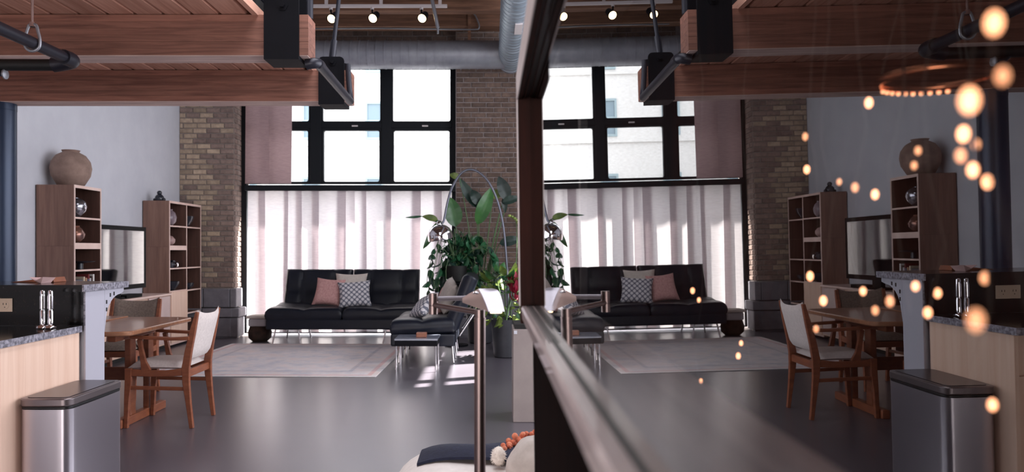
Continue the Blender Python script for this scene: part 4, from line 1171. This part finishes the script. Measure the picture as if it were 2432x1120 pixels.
# things on the bar
o = MB().prism([(-2.60,4.10,1.1225),(-2.36,4.10,1.1225),(-2.37,4.10,1.150),(-2.42,4.10,1.1445),(-2.50,4.10,1.1345)], (0,.12,0)).build('wooden_tray', M_teak, None, bevel=.003)
tag(o, 'wedge shaped wooden tray on the granite bar', 'tray')
t = thing('pink_bowl', 'small folded pink paper bowl beside the wooden tray on the bar', 'bowl', (-2.33, 4.0, 1.122))
MB().add([(-2.375,3.98,1.1225),(-2.355,3.97,1.1225),(-2.35,4.05,1.1225),(-2.39,4.05,1.1225),(-2.405,3.95,1.156),(-2.37,3.945,1.138),(-2.33,3.945,1.157),(-2.335,4.07,1.15),(-2.405,4.07,1.15)],
   [(0,1,2,3),(0,4,5,1),(1,5,6),(1,6,7,2),(2,7,8,3),(3,8,4,0)]).build('bowl', mat('pale pink paper', (206,170,168), .7), t)

# ================================================================== TRASH CAN
t = thing('trash_can', 'stainless steel rectangular trash can beside the maple cabinet', 'trash can', (-1.955, 3.555, 0))
def rrect(x0, x1, y0, y1, r, n=6, bow=0.0):
    pts = []
    for (cx, cy, a0) in ((x1-r, y1-r, 0), (x0+r, y1-r, 90), (x0+r, y0+r, 180), (x1-r, y0+r, 270)):
        for i in range(n+1):
            a = R(a0+90*i/n); pts.append((cx+r*math.cos(a), cy+r*math.sin(a)))
    return pts
def rbox(z0, z1, inset, r, name, m, bev=.003):
    p = rrect(-2.070+inset, -1.838-inset, 3.31+inset, 3.80-inset, r)
    return MB().prism([(x, y, z0) for x, y in p], (0, 0, z1-z0)).build(name, m, t, bevel=bev, smooth=30)
rbox(.0, .03, .006, .034, 'base_ring', M_rubber)
# body walls belly outwards a little, so that the steel catches the room in vertical bands
def body_fn():
    mb = MB(); p = rrect(-2.066, -1.842, 3.314, 3.796, .036, 8)
    dense = []
    for i in range(len(p)):
        a, b = p[i], p[(i+1) % len(p)]
        L = math.hypot(b[0]-a[0], b[1]-a[1]); n = max(1, int(L/.02))
        for j in range(n): dense.append((a[0]+(b[0]-a[0])*j/n, a[1]+(b[1]-a[1])*j/n))
    m = len(dense); vs = []
    for z in (.03, .60):
        for (x, y) in dense:
            fx = (x+1.954)/.112; fy = (y-3.555)/.241
            ox = .006*(1-min(1, fy*fy))*(1 if fx > 0 else -1) if abs(fx) > .98 else 0
            oy = .004*(1-min(1, fx*fx))*(1 if fy > 0 else -1) if abs(fy) > .98 else 0
            vs.append((x+ox, y+oy, z))
    mb.add(vs, [(i, (i+1) % m, m+(i+1) % m, m+i) for i in range(m)] + [tuple(range(m-1,-1,-1)), tuple(range(m, 2*m))])
    return mb
body_fn().build('body', M_steel, t, smooth=30)
rbox(.60, .612, .005, .034, 'seal', M_rubber)
rbox(.612, .648, .0, .040, 'lid', M_lid, .006)
rbox(.648, .651, .022, .03, 'lid_panel', mat('dark steel lid', (96,88,90), .3, metal=.9), .001)
MB().box(-2.0, 3.27, .012, -1.91, 3.312, .03).build('pedal', M_steel, t, bevel=.004)

# ================================================================== DINING TABLE AND CHAIRS
t = thing('dining_table', 'oval cornered teak dining table behind the bar end', 'dining table', (-3.1, 5.8, 0))
def rr2(x0, x1, y0, y1, r, n=8):
    pts = []
    for (cx, cy, a0) in ((x1-r, y1-r*.5, 0), (x0+r, y1-r*.5, 90), (x0+r, y0+r*.5, 180), (x1-r, y0+r*.5, 270)):
        for i in range(n+1):
            a = R(a0+90*i/n); pts.append((cx+r*math.cos(a), cy+r*.5*math.sin(a)))
    return pts
p = rr2(-3.80, -2.50, 5.22, 6.40, .16)
MB().prism([(x, y, .698) for x, y in p], (0, 0, .034)).build('tabletop', M_teak_top, t, bevel=.008, smooth=30)
MB().box(-3.45, 5.24, .7325, -3.05, 6.38, .742).build('leaf_board', M_teak_top, t, bevel=.002)
for x in (-2.70, -3.62):
    MB().box(x-.03, 5.48, .0, x+.03, 6.24, .065).build('foot', M_teak, t, bevel=.008)
    MB().box(x-.03, 5.40, .64, x+.03, 6.20, .697).build('cross_rail', M_teak, t, bevel=.006)
    for y in (5.68, 5.98):
        MB().box(x-.022, y-.045, .065, x+.022, y+.045, .64).build('leg', M_teak, t, bevel=.005)
MB().box(-3.60, 5.80, .30, -2.72, 5.83, .40).build('stretcher', M_teak, t, bevel=.004)

def make_chair(label, fabric, group='teak dining armchairs round the table'):
    t = thing('dining_armchair', label, 'chair', (0,0,0), group)
    wy = .215
    def strip(pts, w0, y0, y1, name):
        """side-profile bar: list of (x,z,width) centred, extruded across y"""
        L = []; Rr = []
        for i, (x, z, w) in enumerate(pts):
            a = Vector(pts[max(i-1,0)][:2]); b = Vector(pts[min(i+1,len(pts)-1)][:2])
            d = (b-a).normalized(); n = Vector((-d.y, d.x))
            L.append((x+n.x*w/2, z+n.y*w/2)); Rr.append((x-n.x*w/2, z-n.y*w/2))
        n = len(pts); vs = []
        for yy in (y0, y1):
            vs += [(q[0], yy, q[1]) for q in L] + [(q[0], yy, q[1]) for q in Rr]
        fs = []
        for i in range(n-1):
            fs += [(i, i+1, n+i+1, n+i), (2*n+i, 3*n+i, 3*n+i+1, 2*n+i+1), (i, 2*n+i, 2*n+i+1, i+1), (n+i, n+i+1, 3*n+i+1, 3*n+i)]
        fs += [(0, n, 3*n, 2*n), (n-1, 2*n+n-1, 3*n+n-1, 2*n-1)]
        return MB().add(vs, fs).build(name, M_teak, t, bevel=.004)
    for s in (-1, 1):
        ya, yb = (s*wy-.016, s*wy+.016)
        strip([(-.232,.0,.028),(-.226,.20,.036),(-.215,.34,.048),(-.215,.435,.05)], 0, ya, yb, 'front_leg')
        strip([(.245,.0,.028),(.222,.18,.036),(.205,.33,.05),(.202,.44,.056),(.222,.56,.05),(.252,.70,.042),(.285,.845,.022)], 0, ya, yb, 'rear_leg')
        strip([(-.195,.405,.05),(-.06,.398,.045),(.06,.398,.045),(.185,.41,.055)], 0, ya+.003, yb-.003, 'side_rail')
        strip([(-.21,.295,.026),(.21,.285,.026)], 0, ya+.006, yb-.006, 'stretcher')
        strip([(-.085,.415,.07),(-.105,.48,.040),(-.125,.58,.030),(-.135,.648,.036)], 0, ya+.002, yb-.002, 'arm_support')
        strip([(-.20,.664,.012),(-.17,.662,.020),(-.05,.657,.022),(.10,.650,.022),(.232,.655,.026)], 0, s*wy-.026, s*wy+.026, 'armrest')
    MB().box(-.232, -wy, .375, -.198, wy, .425).build('front_rail', M_teak, t, bevel=.006)
    MB().box(.185, -wy, .365, .215, wy, .42).build('rear_rail', M_teak, t, bevel=.006)
    # upholstered seat
    def seat_fn(side):
        def fn(u, v):
            a, b = 2*u-1, 2*v-1
            e = ((1-abs(a)**6)*(1-abs(b)**6))**.5
            return Vector((-.025+.205*a, .198*b, .435 + (.045*e if side > 0 else -.02*e) + .006*(1-a*a)))
        return fn
    MB().grid(seat_fn(1), 12, 12).grid(seat_fn(-1), 12, 12).build('seat', fabric, t, smooth=60, weld=True)
    # upholstered back: curved shell with raised corners
    mb = MB()
    for side in (1, -1):
        def fn(u, v):
            b = 2*u-1
            h = .50 + (.825 + .035*abs(b)**3 - .50)*v
            x = .214 + (h-.50)*.235 + .030*(1-b*b)*1.0
            e = max(0, (1-abs(b)**8)*(1-abs(2*v-1)**8))**.5
            return Vector((x - .012 + side*-.020*e, .212*b, h))
        mb.grid(fn, 14, 10)
    mb.build('backrest', fabric, t, smooth=60, weld=True)
    return t
c1 = make_chair('teak armchair with cream upholstery at the table end, turned sideways', M_linen)
c1.location = (-2.42, 5.735, 0)
c2 = copy_tree(c1); c2['label'] = 'teak armchair with its back painted dark as if backlit on the far side of the table'
c2.location = (-3.27, 6.72, 0); c2.rotation_euler = (0, 0, R(90))
for ch in kids(c2):
    if ch.name.split('.')[0] in ('seat', 'backrest'):
        ch.data = ch.data.copy(); ch.data.materials[0] = M_backlit  # darker cloth paints in the backlit shade on this chair
c3 = copy_tree(c1); c3['label'] = 'teak armchair on the near side of the table, mostly hidden by the bar'
c3.location = (-3.02, 5.17, 0); c3.rotation_euler = (0, 0, R(-90))

# ================================================================== PHARMACY LAMP IN THE FOREGROUND
lx, ly = -.028, 2.0
t = thing('pharmacy_lamp', 'brushed nickel swing arm floor lamp in the foreground', 'floor lamp', (lx, ly, 0))
LK = .775; lx, ly = lx*LK, ly*LK; t.location = (lx, ly, 0)
MB().lathe((lx,ly,0), [(.0,.0),(.11,.0),(.115,.006),(.11,.018),(.03,.026),(.0,.026)], 32).build('base', M_nickel, t, smooth=30)
class LB(MB):
    """lamp parts laid out at two metres and brought in to the lamp's own distance, eye point kept"""
    def build(s, *a, **k):
        e = Vector((0, 0, EYE))
        s.v = [e + (p - e)*LK for p in s.v]
        return MB.build(s, *a, **k)
MB().tube([(lx,ly,.02),(lx,ly,EYE-(EYE-1.116)*LK)], .0150*LK, 28).build('pole', M_nickel, t, smooth=30)
LB().tube([(-.028,2.0,1.116),(-.028,2.0,1.120)], .0158, 28).build('collar', M_nickel, t, smooth=30)
LB().tube([(-.028,2.0,1.120),(-.028,2.0,1.141)], .0135, 28).build('swivel', M_nickel, t, smooth=30)
ex, ey = -.170, 2.25
LB().tube([(-.032,2.008,1.133),(ex,ey,1.136)], .0078, 18).build('lower_arm', M_nickel, t, smooth=40)
LB().tube([(ex,ey,1.108),(ex,ey,1.170)], .0132, 24).build('elbow', M_nickel, t, smooth=30)
LB().tube([(ex,ey,1.133),(ex,ey,1.1345)], .0136, 24).build('elbow_joint', M_dark, t, smooth=30)
LB().tube([(ex+.006,ey-.012,1.163),(ex+.006,ey-.0135,1.163)], .0022, 10).build('screw', M_dark, t)
LB().tube([(ex,ey,1.153),(-.078,2.29,1.153)], .0072, 18).build('upper_arm', M_satin, t, smooth=40)  # arm and sleeve in paler metal, bright lighting painted into the colour
LB().tube([(-.080,2.289,1.153),(-.044,2.305,1.153)], .0084, 18).build('arm_sleeve', M_satin, t, smooth=40)
YS = 2.25
poly = [P(CX-67, 592+126, YS), P(CX-67, 592+115, YS), P(CX-52, 592+105, YS), P(CX-30, 592+94, YS), P(CX-22, 592+108, YS), P(CX-13, 592+129, YS), P(CX-6, 592+148, YS)]
ax = Vector((.039, .10, -.005))
off = Vector((0, 0, 0))
hd = LB().prism(poly, ax*.03).build('end_cap', M_nickel, t)
# bent sheet cover following apex -> lower edge
sh = poly[3:]
mb = LB()
def sheet(a, b):
    n = len(sh); vs = []
    out = [p + Vector((.0022, 0, .0010)) for p in sh]
    for q in (a, b):
        vs += [p + ax*q for p in sh] + [p + ax*q for p in out]
    fs = []
    for i in range(n-1):
        fs += [(i, i+1, 2*n+i+1, 2*n+i), (n+i, 3*n+i, 3*n+i+1, n+i+1), (i, n+i, n+i+1, i+1), (2*n+i, 2*n+i+1, 3*n+i+1, 3*n+i)]
    fs += [(0, 2*n, 3*n, n), (n-1, 2*n-1, 4*n-1, 3*n-1)]
    return LB().add(vs, fs)
far = [P(CX+2, 592+93, 2.35), P(CX+16, 592+98, 2.35), P(CX+24, 592+114, 2.35), P(CX+32, 592+148, 2.35)]
def loft(n=8, m=6):
    ra = smoothpath(sh, n); rb = smoothpath(far, n); vs = []; fs = []
    for lift in (0, .0022):
        for j in range(m+1):
            for i in range(len(ra)):
                q = j/m; q2 = q**1.0
                p = ra[i].lerp(rb[i], q2)
                vs.append(p + Vector((lift, 0, lift*.5)))
    W_ = len(ra); K = W_*(m+1)
    for j in range(m):
        for i in range(W_-1):
            f = (j*W_+i, j*W_+i+1, (j+1)*W_+i+1, (j+1)*W_+i)
            fs += [f, tuple(K+q for q in f[::-1])]
        for i in (0, W_-1):
            fs.append((j*W_+i, (j+1)*W_+i, K+(j+1)*W_+i, K+j*W_+i))
    for j in (0, m):
        for i in range(W_-1):
            fs.append((j*W_+i, j*W_+i+1, K+j*W_+i+1, K+j*W_+i))
    return LB().add(vs, fs)
loft().build('shade', M_satin, t, smooth=40)
sh = poly[1:4]
sheet(0.0, 1.0).build('shade_side', M_nickel, t)
LB().prism(poly, ax*.03).xform(Matrix.Translation(ax*.97)).build('end_cap', M_nickel, t)
e0 = poly[6].lerp(far[3], .25) + Vector((-.003,0,-.001)); e1 = poly[6].lerp(far[3], .86) + Vector((-.003,0,-.001))
LB().tube([e0, e1], .0042, 10).build('tube_light', M_strip, t, smooth=50)
kn = P(CX-40, 592+103, YS-.004)
LB().ball(kn, .0036, 12, 8).build('knob', M_chrome, t, smooth=60)
LB().tube([kn+Vector((.0045,0,-.0003)), kn+Vector((.0095,0,-.0003))], .0042, 14).build('knob', M_chrome, t, smooth=50)
LB().ball(kn+Vector((.0105,0,-.0003)), .0040, 12, 8).build('knob', M_chrome, t, smooth=60)

# ================================================================== DAYBED CORNER, THROWS AND CUSHION
t = thing('white_daybed', 'white upholstered daybed end at the bottom of the picture, under the throws', 'daybed', (.3, 2.5, 0))
def bed_fn(u, v):
    return None
BX0, BX1, BY0, BY1, BZ = -.30, 1.30, 1.86, 2.50, .690
def bedz(x, y):
    ex = max(0, 1-(x-BX0)/.20); ey = max(0, 1-(y-BY0)/.14); e2 = max(0, 1-(BY1-y)/.16)
    z = BZ - .13*(1-math.sqrt(max(0,1-ex*ex))) - .12*(1-math.sqrt(max(0,1-ey*ey))) - .12*(1-math.sqrt(max(0,1-e2*e2)))
    return z
mb = MB()
def topf(u, v):
    x = BX0 + (BX1-BX0)*(u**1.5); y = BY0 + (BY1-BY0)*(.5-.5*math.cos(math.pi*v))
    return Vector((x, y, bedz(x, y)))
mb.grid(topf, 30, 20)
ring = [topf(i/30, 0) for i in range(31)] + [topf(1, j/20) for j in range(1, 21)] + [topf(1-i/30, 1) for i in range(1, 31)] + [topf(0, 1-j/20) for j in range(1, 20)]
low = [Vector((p.x, p.y, .30)) for p in ring]
n = len(ring); mb.add(ring + low, [(i, (i+1) % n, n+(i+1) % n, n+i) for i in range(n)] + [tuple(range(n, 2*n))])
mb.build('mattress', M_whitefab, t, smooth=50, weld=True)
MB().box(BX0+.02, BY0+.02, .16, BX1-.02, BY1-.02, .299).build('base', M_whitefab, t, bevel=.02)
for x in (BX0+.08, BX1-.08):
    for y in (BY0+.08, BY1-.08):
        MB().tube([(x, y, .001), (x, y, .17)], [.014, .02], 10).build('leg', M_teak, t, smooth=50)
# navy throw: lies over the far part and drops behind
def throw_fn(u, v):
    x = -.215 + 1.0*u
    y0 = 2.21 - .15*(1-math.exp(-3*u))
    y = y0 + (BY1-.02-y0)*v
    z = bedz(x, y) + .010 + .030*math.sin(math.pi*min(1, v*1.6+.05))*min(1, u*4+.05) + .010*math.sin(9*u+5*v)*min(1,u*5)
    return Vector((x, y, z))
mb = MB(); N1, N2 = 34, 18
top = [[throw_fn(i/N1, j/N2) for i in range(N1+1)] for j in range(N2+1)]
mb.grid(lambda u, v: throw_fn(u, v), N1, N2)
mb.grid(lambda u, v: throw_fn(u, v) - Vector((0,0,.008)), N1, N2)
edge = [(i/N1, 0) for i in range(N1+1)] + [(1, j/N2) for j in range(1, N2+1)] + [(1-i/N1, 1) for i in range(1, N1+1)] + [(0, 1-j/N2) for j in range(1, N2+1)]
ev = [throw_fn(*e) for e in edge]; n = len(ev)
mb.add(ev + [p - Vector((0,0,.008)) for p in ev], [(i, i+1, n+i+1, n+i) for i in range(n-1)])
o = mb.build('navy_throw', M_navy, None, smooth=60, weld=True); tag(o, 'dark navy wool throw spread over the white daybed', 'throw')
# coral throw with pompom fringe, heaped behind the cream cushion
t = thing('pompom_throw', 'coral throw with a pompom fringe heaped behind the cream cushion', 'throw', (.15, 2.3, .7))
path = [P(1188,1122,2.17), P(1191,1090,2.18), P(1197,1070,2.20), P(1212,1054,2.22), P(1230,1045,2.24), P(1252,1040,2.26), P(1287,1037,2.28)]
sp = smoothpath(path, 6); n = len(sp)
def coral(u, v):
    i = min(int(u*(n-1)), n-2); f = u*(n-1)-i
    p = sp[i].lerp(sp[i+1], f)
    zz = .700 + .015*math.sin(u*7)
    q = Vector((p.x+.03+.05*u, p.y+.12, zz))
    r_ = p.lerp(q, v) + Vector((0, 0, .010*math.sin(math.pi*v)))
    return r_
mb = MB().grid(coral, 30, 10)
mb.build('blanket', M_magenta, t, smooth=60)
rp_ = random.Random(2)
for i in range(0, n):
    for q in range(2 if i % 2 else 1):
        p = sp[i] + Vector((rp_.uniform(-.010,.010), rp_.uniform(-.015,.01), rp_.uniform(-.010,.018)))
        s = rp_.uniform(.0065, .0095)
        MB().ball(p, s, 10, 7, (1, 1, rp_.uniform(.85, 1.1))).build('pompom', M_orange, t, smooth=70)
# white fluffy toy / tassel
t = thing('fluffy_tassel', 'white fluffy tassel poking out beside the coral pompoms', 'tassel', P(1184, 1082, 2.11))
c = P(1184, 1082, 2.11)
MB().ball(c, .021, 14, 10, (.9,.9,1.25)).build('core', M_fluff, t, smooth=70)
mb = MB(); rf = random.Random(5)
for i in range(240):
    d = Vector((rf.gauss(0,1), rf.gauss(0,1), rf.gauss(0,1))).normalized()
    b = c + Vector((d.x*.018, d.y*.018, d.z*.024)); e = b + d*.007 + Vector((0,0,-.002)); s = d.orthogonal().normalized()*.0009
    mb.add([b-s, b+s, e], [(0,1,2)])
o = mb.build('fluff', M_fluff, t); o['kind'] = 'stuff'
# cream cushion at the front
def cush(u, v):
    a = 2*math.pi*u; t_ = math.pi*v
    sx, sy, sz = .118, .080, .088
    w = 1 + .03*math.sin(5*a+2*t_) + .02*math.sin(9*t_+a)
    x = math.copysign(abs(math.sin(t_)*math.cos(a))**.8, math.cos(a))*sx*w
    y = math.copysign(abs(math.sin(t_)*math.sin(a))**.8, math.sin(a))*sy*w
    return Vector((.158+x, 2.09+y, .703 + math.cos(t_)*sz*w - .012*abs(x)/sx))
t = thing('cream_cushion', 'plump cream cushion in front of the coral throw, beside the partition post', 'cushion', (.172, 2.155, .70))
MB().grid(cush, 32, 20).build('cover', M_pillow_grey, t, smooth=70, weld=True)
MB().tube(smoothpath([P(1238,1122,2.075), P(1242,1107,2.075), P(1254,1099,2.075), P(1272,1097,2.075), P(1300,1098,2.075)], 5), .0014, 6).build('piping', M_pillow_grey, t, smooth=60)
